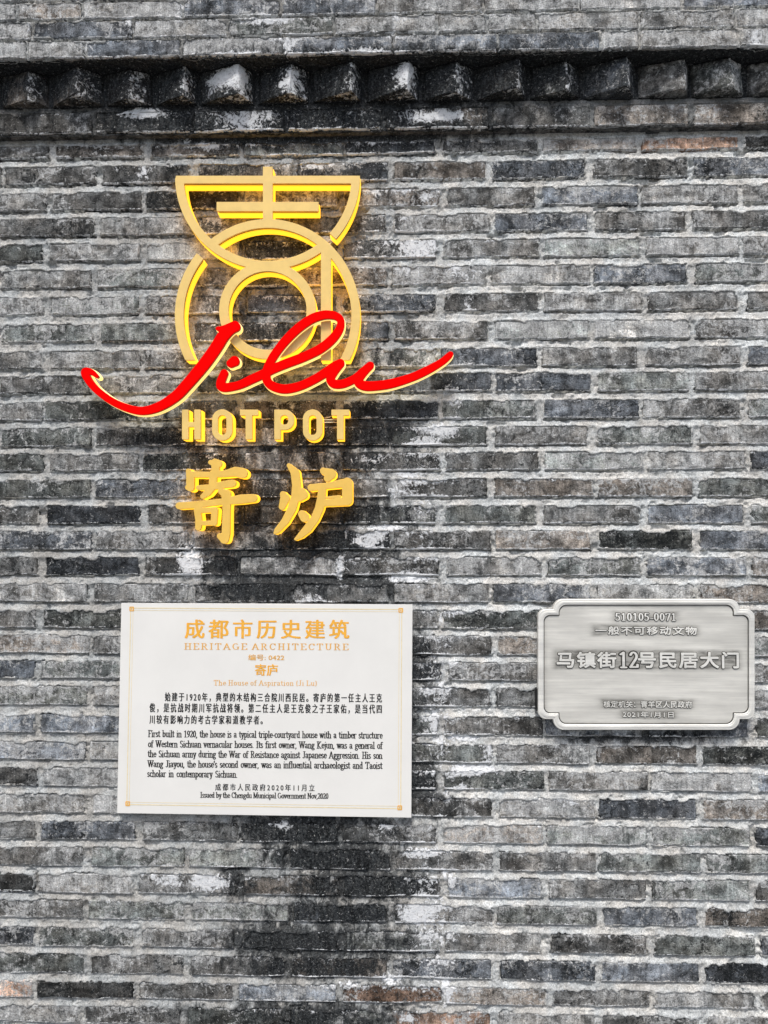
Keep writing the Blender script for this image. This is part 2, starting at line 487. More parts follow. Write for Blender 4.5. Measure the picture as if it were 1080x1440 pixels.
# ------- tone of single bricks, read off the photograph: (px, py, tone, hue)  hue: n neutral, b slate blue, g green grey, w brown, r red brown
SPOT = [(980, 203, .20, 'r'), (860, 203, .20, 'w'), (1072, 203, .07, 'n'), (700, 203, .09, 'n'), (560, 200, .05, 'b'), (640, 200, .08, 'n'),
        (120, 205, .10, 'w'), (40, 205, .09, 'n'), (190, 208, .09, 'w'), (70, 244, .10, 'n'), (200, 246, .08, 'n'), (500, 240, .06, 'b'),
        (600, 240, .10, 'w'), (745, 240, .10, 'b'), (890, 236, .08, 'n'), (1010, 236, .10, 'b'), (30, 282, .14, 'n'), (130, 283, .11, 'n'), (240, 283, .04, 'n'),
        (800, 276, .16, 'b'), (950, 270, .20, 'n'), (1070, 270, .14, 'n'), (680, 278, .13, 'n'), (70, 318, .10, 'n'), (170, 318, .15, 'n'), (240, 320, .13, 'n'),
        (750, 313, .10, 'b'), (895, 312, .12, 'n'), (1030, 312, .13, 'n'), (620, 315, .13, 'n'), (520, 315, .08, 'n'), (30, 352, .07, 'g'), (130, 353, .17, 'n'),
        (230, 353, .34, 'g'), (690, 350, .15, 'n'), (735, 350, .13, 'b'), (830, 350, .24, 'g'), (970, 350, .19, 'n'), (70, 392, .16, 'n'), (180, 392, .18, 'g'),
        (890, 388, .13, 'b'), (1020, 388, .13, 'g'), (760, 388, .22, 'n'), (30, 428, .20, 'n'), (150, 428, .20, 'g'), (235, 430, .14, 'n'), (550, 428, .09, 'b'),
        (830, 424, .19, 'n'), (950, 424, .14, 'n'), (60, 466, .13, 'g'), (180, 466, .14, 'g'), (290, 466, .10, 'n'), (620, 466, .14, 'n'), (500, 466, .10, 'b'),
        (770, 464, .26, 'g'), (890, 464, .28, 'n'), (1020, 464, .14, 'n'), (30, 503, .15, 'n'), (130, 503, .18, 'n'), (240, 503, .13, 'n'), (660, 502, .10, 'b'),
        (830, 500, .15, 'n'), (960, 500, .15, 'n'), (560, 502, .15, 'g'), (70, 538, .12, 'n'), (200, 538, .15, 'n'), (650, 540, .08, 'b'), (770, 536, .08, 'b'),
        (890, 538, .17, 'g'), (1030, 538, .15, 'n'), (30, 574, .17, 'n'), (140, 574, .07, 'g'), (560, 576, .04, 'b'), (700, 574, .12, 'g'),
        (840, 574, .10, 'b'), (980, 574, .12, 'n'), (80, 612, .10, 'g'), (190, 612, .10, 'n'), (640, 612, .09, 'g'), (760, 612, .13, 'n'), (860, 612, .12, 'g'), (1010, 612, .19, 'n'),
        (40, 648, .10, 'g'), (140, 648, .14, 'n'), (240, 648, .07, 'g'), (690, 648, .11, 'n'), (830, 648, .22, 'g'), (970, 648, .22, 'n'), (1075, 648, .06, 'b'),
        (50, 685, .09, 'g'), (175, 685, .10, 'b'), (260, 685, .13, 'n'), (620, 685, .10, 'n'), (760, 685, .11, 'w'), (900, 685, .13, 'w'), (1030, 685, .11, 'g'),
        (30, 722, .13, 'n'), (135, 722, .045, 'b'), (230, 722, .09, 'n'), (550, 722, .10, 'g'), (690, 722, .11, 'g'), (830, 722, .13, 'n'), (980, 722, .15, 'b'),
        (60, 757, .09, 'b'), (180, 757, .17, 'n'), (420, 757, .08, 'n'), (620, 757, .07, 'n'), (760, 757, .18, 'w'), (910, 757, .06, 'g'), (1020, 757, .14, 'b'),
        (20, 795, .10, 'n'), (130, 795, .06, 'b'), (235, 795, .07, 'n'), (560, 795, .10, 'n'), (680, 797, .18, 'n'), (835, 795, .15, 'g'), (990, 797, .13, 'b'),
        (50, 832, .24, 'n'), (180, 832, .14, 'n'), (620, 832, .17, 'n'), (780, 832, .12, 'b'), (900, 832, .24, 'n'), (1030, 832, .14, 'w'),
        (30, 870, .13, 'n'), (110, 868, .08, 'g'), (660, 868, .09, 'g'), (745, 868, .05, 'b'), (40, 906, .19, 'w'), (150, 906, .19, 'n'), (640, 905, .10, 'n'), (730, 905, .16, 'w'),
        (30, 940, .09, 'b'), (110, 940, .13, 'g'), (605, 943, .05, 'b'), (720, 943, .13, 'n'), (60, 975, .14, 'g'), (150, 975, .19, 'n'), (640, 978, .10, 'n'), (720, 980, .10, 'n'),
        (40, 1015, .20, 'b'), (120, 1015, .18, 'b'), (650, 1018, .10, 'n'), (730, 1020, .11, 'n'), (60, 1048, .17, 'b'), (150, 1052, .22, 'n'), (640, 1056, .11, 'g'), (760, 1060, .12, 'n'),
        (880, 1060, .09, 'w'), (1040, 1064, .06, 'g'), (30, 1086, .09, 'n'), (120, 1086, .18, 'n'), (700, 1095, .10, 'g'), (830, 1098, .18, 'n'), (970, 1098, .28, 'n'),
        (60, 1125, .22, 'n'), (150, 1125, .24, 'n'), (640, 1130, .08, 'n'), (740, 1132, .22, 'n'), (900, 1135, .075, 'b'), (1040, 1138, .15, 'w'),
        (30, 1165, .14, 'n'), (110, 1165, .11, 'b'), (250, 1165, .13, 'n'), (670, 1170, .22, 'w'), (830, 1172, .20, 'g'), (980, 1174, .19, 'g'),
        (70, 1200, .13, 'n'), (180, 1200, .18, 'g'), (310, 1200, .17, 'g'), (650, 1206, .14, 'n'), (760, 1210, .13, 'n'), (900, 1210, .13, 'g'), (1040, 1212, .13, 'g'),
        (20, 1238, .04, 'n'), (110, 1238, .19, 'n'), (670, 1244, .18, 'b'), (730, 1248, .20, 'b'), (840, 1250, .13, 'n'), (970, 1250, .13, 'g'), (60, 1275, .14, 'n'), (190, 1278, .14, 'g'), (300, 1280, .20, 'g'),
        (460, 1280, .13, 'b'), (640, 1285, .13, 'n'), (780, 1290, .15, 'g'), (900, 1290, .15, 'b'), (1040, 1290, .10, 'w'), (20, 1314, .09, 'b'), (120, 1314, .10, 'g'), (250, 1318, .16, 'n'),
        (700, 1324, .17, 'n'), (850, 1326, .09, 'n'), (1000, 1328, .10, 'g'), (60, 1350, .11, 'g'), (180, 1354, .13, 'n'), (290, 1354, .12, 'n'), (430, 1358, .08, 'w'), (670, 1360, .10, 'b'),
        (790, 1364, .08, 'b'), (900, 1366, .17, 'b'), (1040, 1368, .05, 'b'), (15, 1388, .30, 'r'), (110, 1388, .05, 'n'), (260, 1390, .10, 'n'), (400, 1394, .18, 'b'), (530, 1394, .08, 'r'),
        (700, 1398, .17, 'w'), (840, 1402, .13, 'n'), (990, 1402, .19, 'n'), (60, 1426, .17, 'n'), (180, 1428, .08, 'n'), (300, 1430, .06, 'g'), (600, 1432, .16, 'r'), (720, 1432, .18, 'n'), (890, 1436, .11, 'n')]
HUES = {'n': (1.0, 1.0, .985), 'b': (.91, .99, 1.11), 'g': (.96, 1.02, .99), 'w': (1.10, 1.0, .91), 'r': (1.45, .98, .74)}
SPOTX = [(*map(float, survey(a, b)), c, d) for a, b, c, d in SPOT]


def tone_of(x0, x1, z0, z1):
    for sx, sz, tn, h in SPOTX:
        if x0 - .004 < sx < x1 + .004 and z0 - .012 < sz < z1 + .012:
            return tn, h
    cx = (x0 + x1) / 2
    t = rnd.uniform(.09, .20) if cx > .05 else rnd.uniform(.07, .17)
    return t, rnd.choice('nnnbgw')


BR = np.random.RandomState(11)


def brick_mesh(x0, x1, z0, z1, front, depth, tone, hue, detail=True):
    """irregular hand-made brick: gridded front with worn edges, sides running back into the wall"""
    nx, nz = (13, 6) if detail else (3, 2)
    xs, zs = np.linspace(x0, x1, nx), np.linspace(z0, z1, nz)
    e = .0028
    if detail:
        xs[1], xs[-2] = x0 + e * 1.3, x1 - e * 1.3
        zs = np.array([z0, z0 + e, z0 + .0075, (z0 + z1) / 2 + .002, z1 - e, z1])
    X, Z = np.meshgrid(xs, zs)
    sd_ = int(abs(x0 * 7919 + z0 * 104729) * 1000) % 100000
    rs = np.random.RandomState(sd_)
    Y = -front + rs.uniform(-.0009, .0009, X.shape)
    edge = np.zeros(X.shape, bool)
    edge[0], edge[-1], edge[:, 0], edge[:, -1] = True, True, True, True
    if detail:
        Y[edge] += .0026 + rs.uniform(0, .0022, edge.sum())
        X = X + rs.uniform(-.0011, .0011, X.shape)
        Z = Z + rs.uniform(-.0010, .0010, X.shape)
        sag = np.interp(xs, np.linspace(x0, x1, 6), rs.uniform(-.0026, .0022, 6))
        Z[0:3] += sag
        Z[-2:] += np.interp(xs, np.linspace(x0, x1, 5), rs.uniform(-.0020, .0016, 5))
        tilt = rs.uniform(-.012, .012)
        Y += (X - X.mean()) * tilt + (Z - Z.mean()) * rs.uniform(-.03, .03)
        # one chipped corner on some
        if rs.rand() < .35:
            ci, cj = rs.choice([0, nz - 1]), rs.choice([0, nx - 1])
            Y[ci, cj] += .006
    n = nx * nz
    verts = np.stack([X, Y, Z], -1).reshape(-1, 3).tolist()
    idx = np.arange(n).reshape(nz, nx)
    faces = [(idx[i, j], idx[i, j + 1], idx[i + 1, j + 1], idx[i + 1, j]) for i in range(nz - 1) for j in range(nx - 1)]
    ring = list(idx[0, :]) + list(idx[1:, -1]) + list(idx[-1, -2::-1]) + list(idx[-2:0:-1, 0])
    base = len(verts)
    for r in ring:
        v = verts[r]
        verts.append((v[0], -front + depth, v[2]))
    m = len(ring)
    for k in range(m):
        a, b = ring[k], ring[(k + 1) % m]
        faces.append((b, a, base + k, base + (k + 1) % m))
    V = np.array(verts)
    h = HUES[hue]
    col = np.array([tone * h[0], tone * h[1], tone * h[2]])
    tv = np.ones((len(V), 3)) * col
    if detail:
        # firing marks: the tone drifts along the length in a few soft steps
        steps = np.repeat(rs.uniform(.58, 1.42, 7), 2)
        kn = np.sort(np.concatenate([np.linspace(0, 1, 8)[:-1], np.linspace(0, 1, 8)[1:] - .03]))
        w = np.interp((V[:, 0] - x0) / (x1 - x0), kn, steps)
        tv *= w[:, None]
    return V, faces, tv


def add_brick(name, parent, args, dark_add=0.0, lime_add=0.0):
    V, F, tv = brick_mesh(*args)
    me = mesh_np(name, V, F)
    lo_ = V[:, 2] < args[2] + .004
    hi_ = V[:, 2] > args[3] - .004
    edge_lime = np.where(lo_, .56, np.where(hi_, .32, 0.0))
    rs = np.random.RandomState(int(abs(args[0] * 5231 + args[2] * 7717) * 100) % 99991)
    tn = args[6]
    # pale bricks carry more lime wash, dark ones more over-fired skin; both wander along the brick
    kn = np.linspace(args[0], args[1], 5)
    w_ = np.interp(V[:, 0], kn, rs.uniform(-.07, .07, 5)) + np.interp(tn, [.04, .10, .16, .28], [-.10, -.035, .01, .10]) + rs.uniform(-.02, .03)
    c_ = np.interp(V[:, 0], kn, rs.uniform(-.07, .07, 5)) + np.interp(tn, [.04, .09, .14, .28], [.07, .02, -.03, -.10]) + rs.uniform(-.03, .02)
    w_ = w_ + np.where(lo_ | hi_, .07, 0)
    back_ = V[:, 1] > -args[4] + .02          # back vertices: no bloom; cornice undersides grow darker towards them
    under = name in ('thin_brick', 'ledge_brick')
    edge_lime = np.where(back_, -1.5, edge_lime)
    w_ = np.where(back_, -.4, w_)
    dark_add = np.where(back_ & under, 1.2, dark_add)
    if name == 'brick':      # soot takes to one brick and spares the next
        q_ = np.interp(V[:, 0], kn, rs.uniform(.35, 1.30) + rs.uniform(-.25, .25, 5))
        dark_add = dark_add + blobs(SOOT_SHADE, V[:, 0], V[:, 2], 2.2) * (q_ - 1)
    attrs(me, V[:, 0], V[:, 2], tv * np.where(V[:, 0] > .05, 1.50, 1.30)[:, None], dark_add=dark_add, lime_add=lime_add + edge_lime, wash=w_, char=c_)
    return obj(name, me, M_BRICK, parent)


def join_bricks(name, parent, items, dark_add=0.0):
    vs, fs, ts, off = [], [], [], 0
    for it in items:
        V, F, tv = brick_mesh(*it, detail=False)
        vs.append(V)
        ts.append(tv)
        fs += [tuple(i + off for i in f) for f in F]
        off += len(V)
    V = np.concatenate(vs)
    me = mesh_np(name, V, fs)
    attrs(me, V[:, 0], V[:, 2], np.concatenate(ts), dark_add=dark_add)
    o = obj(name, me, M_BRICK, parent)
    o['kind'] = 'stuff'
    return o


wall = thing('brick_wall', 'weathered grey brick wall with pale mortar, sooty stains and a sawtooth cornice', 'wall', (0, 0, 0))

# signs that hide bricks wholly behind them (x0, x1, z0, z1), wall metres
HIDE = [(-.775, .01, .905, 1.425), (.40, .925, 1.15, 1.43)]
FRONT = []
far_items, n_br = [], 0
for ri, (zb, zt, bricks) in enumerate(ROWS):
    for a, b in bricks:
        fr = rnd.uniform(-.0012, .0018)
        tn, h = tone_of(a, b, zb, zt)
        FRONT.append((a, b, zb, zt, fr))
        hidden = any(a > q[0] and b < q[1] and zb > q[2] and zt < q[3] for q in HIDE)
        if b < VX0 or a > VX1 or zt < VZ0 or hidden:
            far_items.append((a, b, zb, zt, fr, .05, tn, h))
        else:
            add_brick('brick', wall, (a, b, zb, zt, fr, .05, tn, h))
            n_br += 1
join_bricks('outlying_bricks', wall, far_items)


# ------------------------------------------------------------------ mortar: one rough sheet, smeared over the brick edges, raked under each course
def mortar_sheet(name, xs, zs, rows, base, dark_add=0.0, tone=.59, deep=.012, smear=1.0):
    X, Z = np.meshgrid(xs, zs)
    wx = (fbm(X, Z, 18, 21, 4) - .5) * .013 + (fbm(X, Z, 120, 31, 3) - .5) * .009
    wz = (fbm(X, Z, 10, 41, 3) - .5) * .008 + (fbm(X, Z, 120, 51, 3) - .5) * .0065
    S = np.full(X.shape, -1.0)       # signed distance inside the nearest brick, warped
    below = np.full(X.shape, 1.0)    # distance below a brick bottom
    above = np.full(X.shape, 1.0)
    Xw, Zw = X + wx, Z + wz
    for zb, zt, bricks in rows:
        r0, r1 = np.searchsorted(zs, [zb - .03, zt + .03])
        if r1 <= r0:
            continue
        xx, zz = Xw[r0:r1], Zw[r0:r1]
        sx = np.full(xx.shape, -1.0)
        ed = np.array(bricks)
        k = np.clip(np.searchsorted(ed[:, 0], xx) - 1, 0, len(ed) - 1)
        sx = np.minimum(xx - ed[k, 0], ed[k, 1] - xx)
        sx2 = np.minimum(xx - ed[np.minimum(k + 1, len(ed) - 1), 0], ed[np.minimum(k + 1, len(ed) - 1), 1] - xx)
        sx = np.maximum(sx, sx2)
        sz = np.minimum(zz - zb, zt - zz)
        S[r0:r1] = np.maximum(S[r0:r1], np.minimum(sx, sz))
        bl = zb - zz
        bl = np.where((bl > -.002) & (sx > -.001), bl, 1.0)
        below[r0:r1] = np.minimum(below[r0:r1], np.where(bl < .03, bl, 1.0))
        ab = zz - zt
        above[r0:r1] = np.minimum(above[r0:r1], np.where((ab > -.03), np.abs(ab), 1.0))
    lap = .0008 + .0110 * sstep(.50, .78, fbm(X, Z, 26, 61, 4)) * smear
    # smear laps mostly over the upper edge of a brick
    topw = sstep(.02, .0, above)
    lap = lap * (.35 + .95 * topw)
    n1, n2 = fbm(X, Z, 45, 71, 4), fbm(X, Z, 190, 81, 2)
    level = base - .0040 + (n1 - .5) * .006 + (n2 - .5) * .0028
    # bed joint slopes: low under the brick above, flush at the brick below
    groove = sstep(.0085, .0005, below) * (.35 + .9 * sstep(.3, .6, fbm(X, Z, 9, 91, 3, sz=.3)))
    level = level - groove * .0135 + sstep(.012, 0.0, above) * .0035
    # mortar washed out here and there
    level = level - .009 * sstep(.70, .76, fbm(X, Z, 26, 121, 4, sx=.6)) - .003 * sstep(.62, .70, fbm(X, Z, 90, 131, 3))
    inside = sstep(0.0, .0015, S - lap)
    over = base + .0016 + (n2 - .5) * .002
    t_edge = sstep(-.003, .001, S)
    h = level * (1 - t_edge) + over * t_edge
    h = h * (1 - inside) + (base - deep) * inside
    me = grid_mesh(name, X, -h, Z)
    tint = tone * (1 + (fbm(X, Z, 4, 101, 3) - .5) * .35).ravel()
    # left half of the wall is a little dirtier than the right
    tint = tint * np.interp(X.ravel(), [-1.2, -.2, .15, 1.1], [.84, .62, 1.0, 1.02])
    tv = np.stack([tint * .99, tint * 1.0, tint * .99], -1)
    xr, zr = X.ravel(), Z.ravel()
    so, li = blobs(SOOT_SHADE, xr, zr, 2.2) * 1.0, blobs(LIME, xr, zr, 2.0)
    attrs(me, xr, zr, tv, so, li, dark_add=dark_add)
    return obj(name, me, M_MORTAR, wall)


fx = np.concatenate([np.arange(XL, VX0, .012), np.arange(VX0, VX1, .0031), np.arange(VX1, XR, .012)])
fz = np.concatenate([np.arange(0, VZ0, .012), np.arange(VZ0, 2.806, .0031)])
mortar_sheet('mortar', fx, fz, ROWS, 0.0)


def box_mesh(name, x0, x1, y0, y1, z0, z1):
    v = [(x, y, z) for x in (x0, x1) for y in (y0, y1) for z in (z0, z1)]
    f = [(0, 1, 3, 2), (4, 6, 7, 5), (0, 4, 5, 1), (2, 3, 7, 6), (0, 2, 6, 4), (1, 5, 7, 3)]
    return mesh_np(name, v, f)


def core(name, x0, x1, y0, y1, z0, z1, m, tone, soot):
    me = box_mesh(name, x0, x1, y0, y1, z0, z1)
    n = len(me.vertices)
    attrs(me, np.zeros(n), np.zeros(n), np.ones((n, 3)) * tone, np.full(n, soot), np.zeros(n))
    return obj(name, me, m, wall)


core('wall_core', XL, XR, .016, .36, 0.0, 3.72, M_MORTAR, .3, 0)

# ------------------------------------------------------------------ cornice: projecting course, sawtooth course, thin courses above
cornice = thing('cornice', '', '', (0, 0, 0))
del cornice['label'], cornice['category']
cornice.parent = wall

C0 = .028
c0z0, c0z1 = 2.8005, 2.8600
edges = [float(survey(px, 165, C0)[0]) for px in (-135, -5, 132, 270, 402, 540, 690, 833, 972, 1115)]
row0 = []
ex = [edges[0] - STEP * k for k in range(5, 0, -1)] + edges + [edges[-1] + STEP * k for k in range(1, 6)]
TONE0 = {(60, 'w'): .10}
c0spec = {4: (.12, 'w'), 5: (.10, 'w'), 6: (.08, 'n'), 7: (.06, 'n'), 8: (.05, 'n'), 9: (.05, 'b'), 10: (.10, 'w'), 11: (.12, 'n'), 12: (.14, 'w'), 13: (.13, 'w')}
far0 = []
for k, (a, b) in enumerate(zip(ex[:-1], ex[1:])):
    tn, h = c0spec.get(k, (.11, 'n'))
    row0.append([a + .007, b - .007])
    if b < VX0 or a > VX1:
        far0.append((a + .007, b - .007, c0z0, c0z1, C0, .06, tn, h))
    else:
        add_brick('ledge_brick', cornice, (a + .007, b - .007, c0z0, c0z1, C0, .06, tn, h))
join_bricks('outlying_ledge_bricks', cornice, far0)
mortar_sheet('ledge_mortar', np.concatenate([np.arange(XL, VX0, .02), np.arange(VX0, VX1, .004), np.arange(VX1, XR, .02)]),
             np.arange(2.796, 2.878, .004), [(c0z0, c0z1, row0)], C0, tone=.22, dark_add=.1).parent = cornice
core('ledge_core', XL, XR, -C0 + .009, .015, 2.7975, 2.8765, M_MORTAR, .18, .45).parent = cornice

# sawtooth: bricks laid askew, one corner forward
TZ0, TZ1 = 2.879, 2.968
tx = [float(survey(px, 145, .03)[0]) for px in (0, 70, 147, 217, 280, 360, 437, 512, 592, 668, 743, 818, 896, 972, 1050)]
tx = [tx[0] - .155 * k for k in range(9, 0, -1)] + tx + [tx[-1] + .155 * k for k in range(1, 10)]
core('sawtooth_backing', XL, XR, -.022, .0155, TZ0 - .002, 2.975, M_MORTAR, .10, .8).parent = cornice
TOOTH = {9: (.10, 'w', .0), 10: (.08, 'w', .1), 11: (.07, 'r', .3), 12: (.06, 'n', .4), 13: (.30, 'n', 0), 14: (.08, 'n', .3), 15: (.07, 'w', .3), 16: (.12, 'n', .0),
         17: (.07, 'b', .3), 18: (.12, 'w', .1), 19: (.07, 'g', .2), 20: (.07, 'b', .1), 21: (.13, 'n', -.2), 22: (.09, 'g', -.1), 23: (.10, 'n', -.1)}
for k, (a, b) in enumerate(zip(tx[:-1], tx[1:])):
    rs = np.random.RandomState(900 + k)
    tn, h, so = TOOTH.get(k, (.09, 'n', .2))
    ax = a + (b - a) * (.68 + rs.uniform(-.12, .10))
    apex = .076 + rs.uniform(-.014, .008)
    foot = [(a + .004, -.020), (a + .010, -.030), (a + (ax - a) * .5, -(.030 + (apex - .03) * .5) - rs.uniform(0, .003)), (ax - .005, -apex + .001), (ax + .004, -apex + .0005),
            (ax + .008, -apex + .006), (b - .010, -.031), (b - .006, -.020)]
    zs = [TZ0 + rs.uniform(0, .002), TZ0 + .004, TZ0 + .03, TZ0 + .06, TZ1]
    V, F, n = [], [], len(foot)
    dx, dz = rs.uniform(-.004, .004), rs.uniform(-.003, .003)
    for i, z in enumerate(zs):
        for j, (x, y) in enumerate(foot):
            s_ = .0015 if i == 0 else 0
            V.append((x + dx * (z - TZ0) / .08 + rs.uniform(-.0015, .0015), y + s_ + rs.uniform(-.0018, .0018) + (.010 * max(0, (z - TZ0 - .05)) / .04 if 2 <= j <= 5 else 0),
                      z + (rs.uniform(-.0012, .0012) if i < 4 else 0) + (.0 if i else dz * (j - 4) / 6 * .4)))
    for i in range(len(zs) - 1):
        for j in range(n - 1):
            F.append((i * n + j, i * n + j + 1, (i + 1) * n + j + 1, (i + 1) * n + j))
    F.append(tuple(range(n - 1, -1, -1)))
    F.append(tuple((len(zs) - 1) * n + j for j in range(n)))
    V = np.array(V)
    me = mesh_np('sawtooth_brick', V, F)
    hc = HUES[h]
    ridge = np.array([(.62 if (v % n) in (4, 5) else .30 if (v % n) in (3, 6) else 0) for v in range(len(V))])
    attrs(me, V[:, 0], V[:, 2], np.ones((len(V), 3)) * np.array([tn * 1.2 * q for q in hc]), dark_add=so * .6 + (.06 if k < 12 or k > 19 else .22), lime_add=ridge * .8, char=.0)
    obj('sawtooth_brick', me, M_BRICK, cornice)

# thin courses above
CU = .100
uz = 2.9745
URS = [([(-2.2), -1.9, -1.6, -1.33, -1.05] + [float(survey(px, 65, CU)[0]) for px in (120, 255, 400, 553, 700, 845, 900, 1040)] + [1.18, 1.46, 1.75, 2.05], 0),
       ([-2.3, -2.02, -1.74, -1.46, -1.18] + [float(survey(px, 37, CU)[0]) for px in (45, 187, 320, 470, 615, 685, 755, 900, 1035)] + [1.2, 1.48, 1.77, 2.05], 1),
       ([-2.2, -1.9, -1.6, -1.33, -1.08] + [float(survey(px, 12, CU)[0]) for px in (115, 257, 395, 530, 680, 815, 960, 1100)] + [1.30, 1.58, 1.87], 2)]
for k in range(3, 13):
    s0 = -2.3 + (.14 if k % 2 else 0)
    URS.append(([s0 + .282 * q for q in range(17)], k))
UT = {0: ['n'] * 3 + ['n', 'n'] + ['b', 'n', 'b', 'b', 'B', 'n', 'n', 'n', 'n'], 1: ['n'] * 4 + ['n', 'b', 'n', 'g', 'n', 'n', 'n', 'n', 'n', 'n'], 2: ['n'] * 4 + ['w', 'n', 'b', 'b', 'n', 'n', 'n', 'b', 'n']}
urows, farU = [], []
for js, k in URS:
    zb = uz + k * .0555
    zt = zb + .0485
    row = []
    for q, (a, b) in enumerate(zip(js[:-1], js[1:])):
        code = UT.get(k, [])[q] if k in UT and q < len(UT[k]) else 'n'
        tn = {'n': .22, 'b': .14, 'B': .10, 'g': .10, 'w': .18}[code] * rnd.uniform(.8, 1.2)
        h = {'B': 'b'}.get(code, code)
        row.append([a + .004, b - .004])
        args = (a + .004, b - .004, zb, zt, CU, .07, tn, h)
        if k > 3 or b < VX0 - .08 or a > VX1 + .04:
            farU.append(args)
        else:
            add_brick('thin_brick', cornice, args, dark_add=-.4)
    urows.append((zb, zt, row))
join_bricks('outlying_thin_bricks', cornice, farU)
mortar_sheet('upper_mortar', np.concatenate([np.arange(XL, VX0, .02), np.arange(VX0, VX1, .0035), np.arange(VX1, XR, .02)]),
             np.concatenate([np.arange(2.972, 3.22, .0035), np.arange(3.22, 3.70, .02)]), urows, CU, tone=.45, smear=.7, dark_add=-.4).parent = cornice
core('upper_core', XL, XR, -CU + .011, .0152, 2.9725, 3.70, M_MORTAR, .12, .9).parent = cornice  # toned dark where it shows on the overhang's underside
for cx0, cname in ((XL, 'coping'),):
    core('coping', XL - .03, XR + .03, -.16, .42, 3.7205, 3.80, M_MORTAR, .2, .3).parent = cornice


# ------------------------------------------------------------------ outline maker: distance field of strokes and boxes -> clean outlines
def contour(field, level=0.0):
    """marching squares on field[rows, cols] (inside > level); returns closed loops of (col, row)"""
    f = field - level
    f = np.where(np.abs(f) < 1e-6, 1e-6, f)
    ins = f > 0
    R, C = f.shape
    code = (ins[:-1, :-1] * 1 + ins[:-1, 1:] * 2 + ins[1:, 1:] * 4 + ins[1:, :-1] * 8)
    cells = np.argwhere((code > 0) & (code < 15))
    seg = {}
    T = {1: [(3, 0)], 2: [(0, 1)], 3: [(3, 1)], 4: [(1, 2)], 5: [(3, 0), (1, 2)], 6: [(0, 2)], 7: [(3, 2)], 8: [(2, 3)], 9: [(2, 0)],
         10: [(0, 1), (2, 3)], 11: [(2, 1)], 12: [(1, 3)], 13: [(1, 0)], 14: [(0, 3)]}

    def key(r, c, e):
        if e == 0:
            return (r, c, 0)
        if e == 1:
            return (r, c + 1, 1)
        if e == 2:
            return (r + 1, c, 0)
        return (r, c, 1)
    for r, c in cells:
        for a, b in T[int(code[r, c])]:
            seg[key(r, c, a)] = key(r, c, b)

    def pt(k):
        r, c, d = k
        if d == 0:
            a, b = f[r, c], f[r, c + 1]
            return (c + a / (a - b), float(r))
        a, b = f[r, c], f[r + 1, c]
        return (float(c), r + a / (a - b))
    loops = []
    while seg:
        k0, nx = seg.popitem()
        lp = [k0]
        while nx != k0 and nx in seg:
            lp.append(nx)
            nx = seg.pop(nx)
        pts = [pt(k) for k in lp]
        if len(pts) > 5:
            loops.append(np.array(pts))
    return loops


def field_of(shapes, x0, x1, y0, y1, res, ysc=1.0):
    """shapes: ('s', [(x,y,r)...]) round strokes; ('b', x0,y0,x1,y1,r) boxes; ('e', cx,cy,rx_out,ry_out,rx_in,ry_in,clip) rings; ('x', shapes) cut"""
    xs, ys = np.arange(x0, x1, res), np.arange(y0, y1, res)
    X, Y = np.meshgrid(xs, ys)
    D = np.full(X.shape, -1e3)
    for s in shapes:
        if s[0] == 's':
            P = s[1]
            for (ax, ay, ar), (bx, by, br) in zip(P[:-1], P[1:]):
                vx, vy = bx - ax, (by - ay) * ysc
                L = vx * vx + vy * vy + 1e-9
                t = np.clip(((X - ax) * vx + (Y - ay) * ysc * vy) / L, 0, 1)
                d = ar + (br - ar) * t - np.hypot(X - ax - t * vx, (Y - ay) * ysc - t * vy)
                D = np.maximum(D, d)
            if len(P) == 1:
                D = np.maximum(D, P[0][2] - np.hypot(X - P[0][0], (Y - P[0][1]) * ysc))
        elif s[0] in 'bc':
            _, a, b, c, d_, r = s
            qx = np.abs(X - (a + c) / 2) - (c - a) / 2 + r
            qy = np.abs(Y - (b + d_) / 2) - (d_ - b) / 2 + r
            d = r - np.hypot(np.maximum(qx, 0), np.maximum(qy, 0)) - np.minimum(np.maximum(qx, qy), 0)
            D = np.maximum(D, d) if s[0] == 'b' else np.minimum(D, -d)
        elif s[0] == 'e':
            _, cx, cy, ax, ay, bx, by, clip = s
            do = (1 - np.hypot((X - cx) / ax, (Y - cy) / ay)) * min(ax, ay)
            di = (np.hypot((X - cx) / bx, (Y - cy) / by) - 1) * min(bx, by)
            d = np.minimum(do, di)
            if clip is not None:
                d = np.minimum(d, clip(X, Y))
            D = np.maximum(D, d)
    return D


def slab(name, loops, d0, d1, bevel=0.0):
    """loops: list of (n,2) wall metres; solid from d0 to d1 metres proud of the wall"""
    cu = bpy.data.curves.new(name, 'CURVE')
    cu.dimensions = '2D'
    cu.fill_mode = 'BOTH'
    cu.extrude = (d1 - d0) / 2 - bevel
    if bevel:
        cu.bevel_depth = bevel
        cu.bevel_resolution = 1
        cu.offset = -bevel
    for lp in loops:
        sp = cu.splines.new('POLY')
        sp.points.add(len(lp) - 1)
        co = np.zeros((len(lp), 4), np.float32)
        co[:, 0], co[:, 1], co[:, 3] = lp[:, 0], lp[:, 1], 1
        sp.points.foreach_set('co', co.ravel())
        sp.use_cyclic_u = True
    o = bpy.data.objects.new(name, cu)
    me = bpy.data.meshes.new_from_object(o)
    bpy.data.objects.remove(o)
    bpy.data.curves.remove(cu)
    # curve x -> wall x, curve y -> wall z, curve z -> out of the wall (-y)
    me.transform(Matrix(((1, 0, 0, 0), (0, 0, -1, -(d0 + d1) / 2), (0, 1, 0, 0), (0, 0, 0, 1))))
    return me


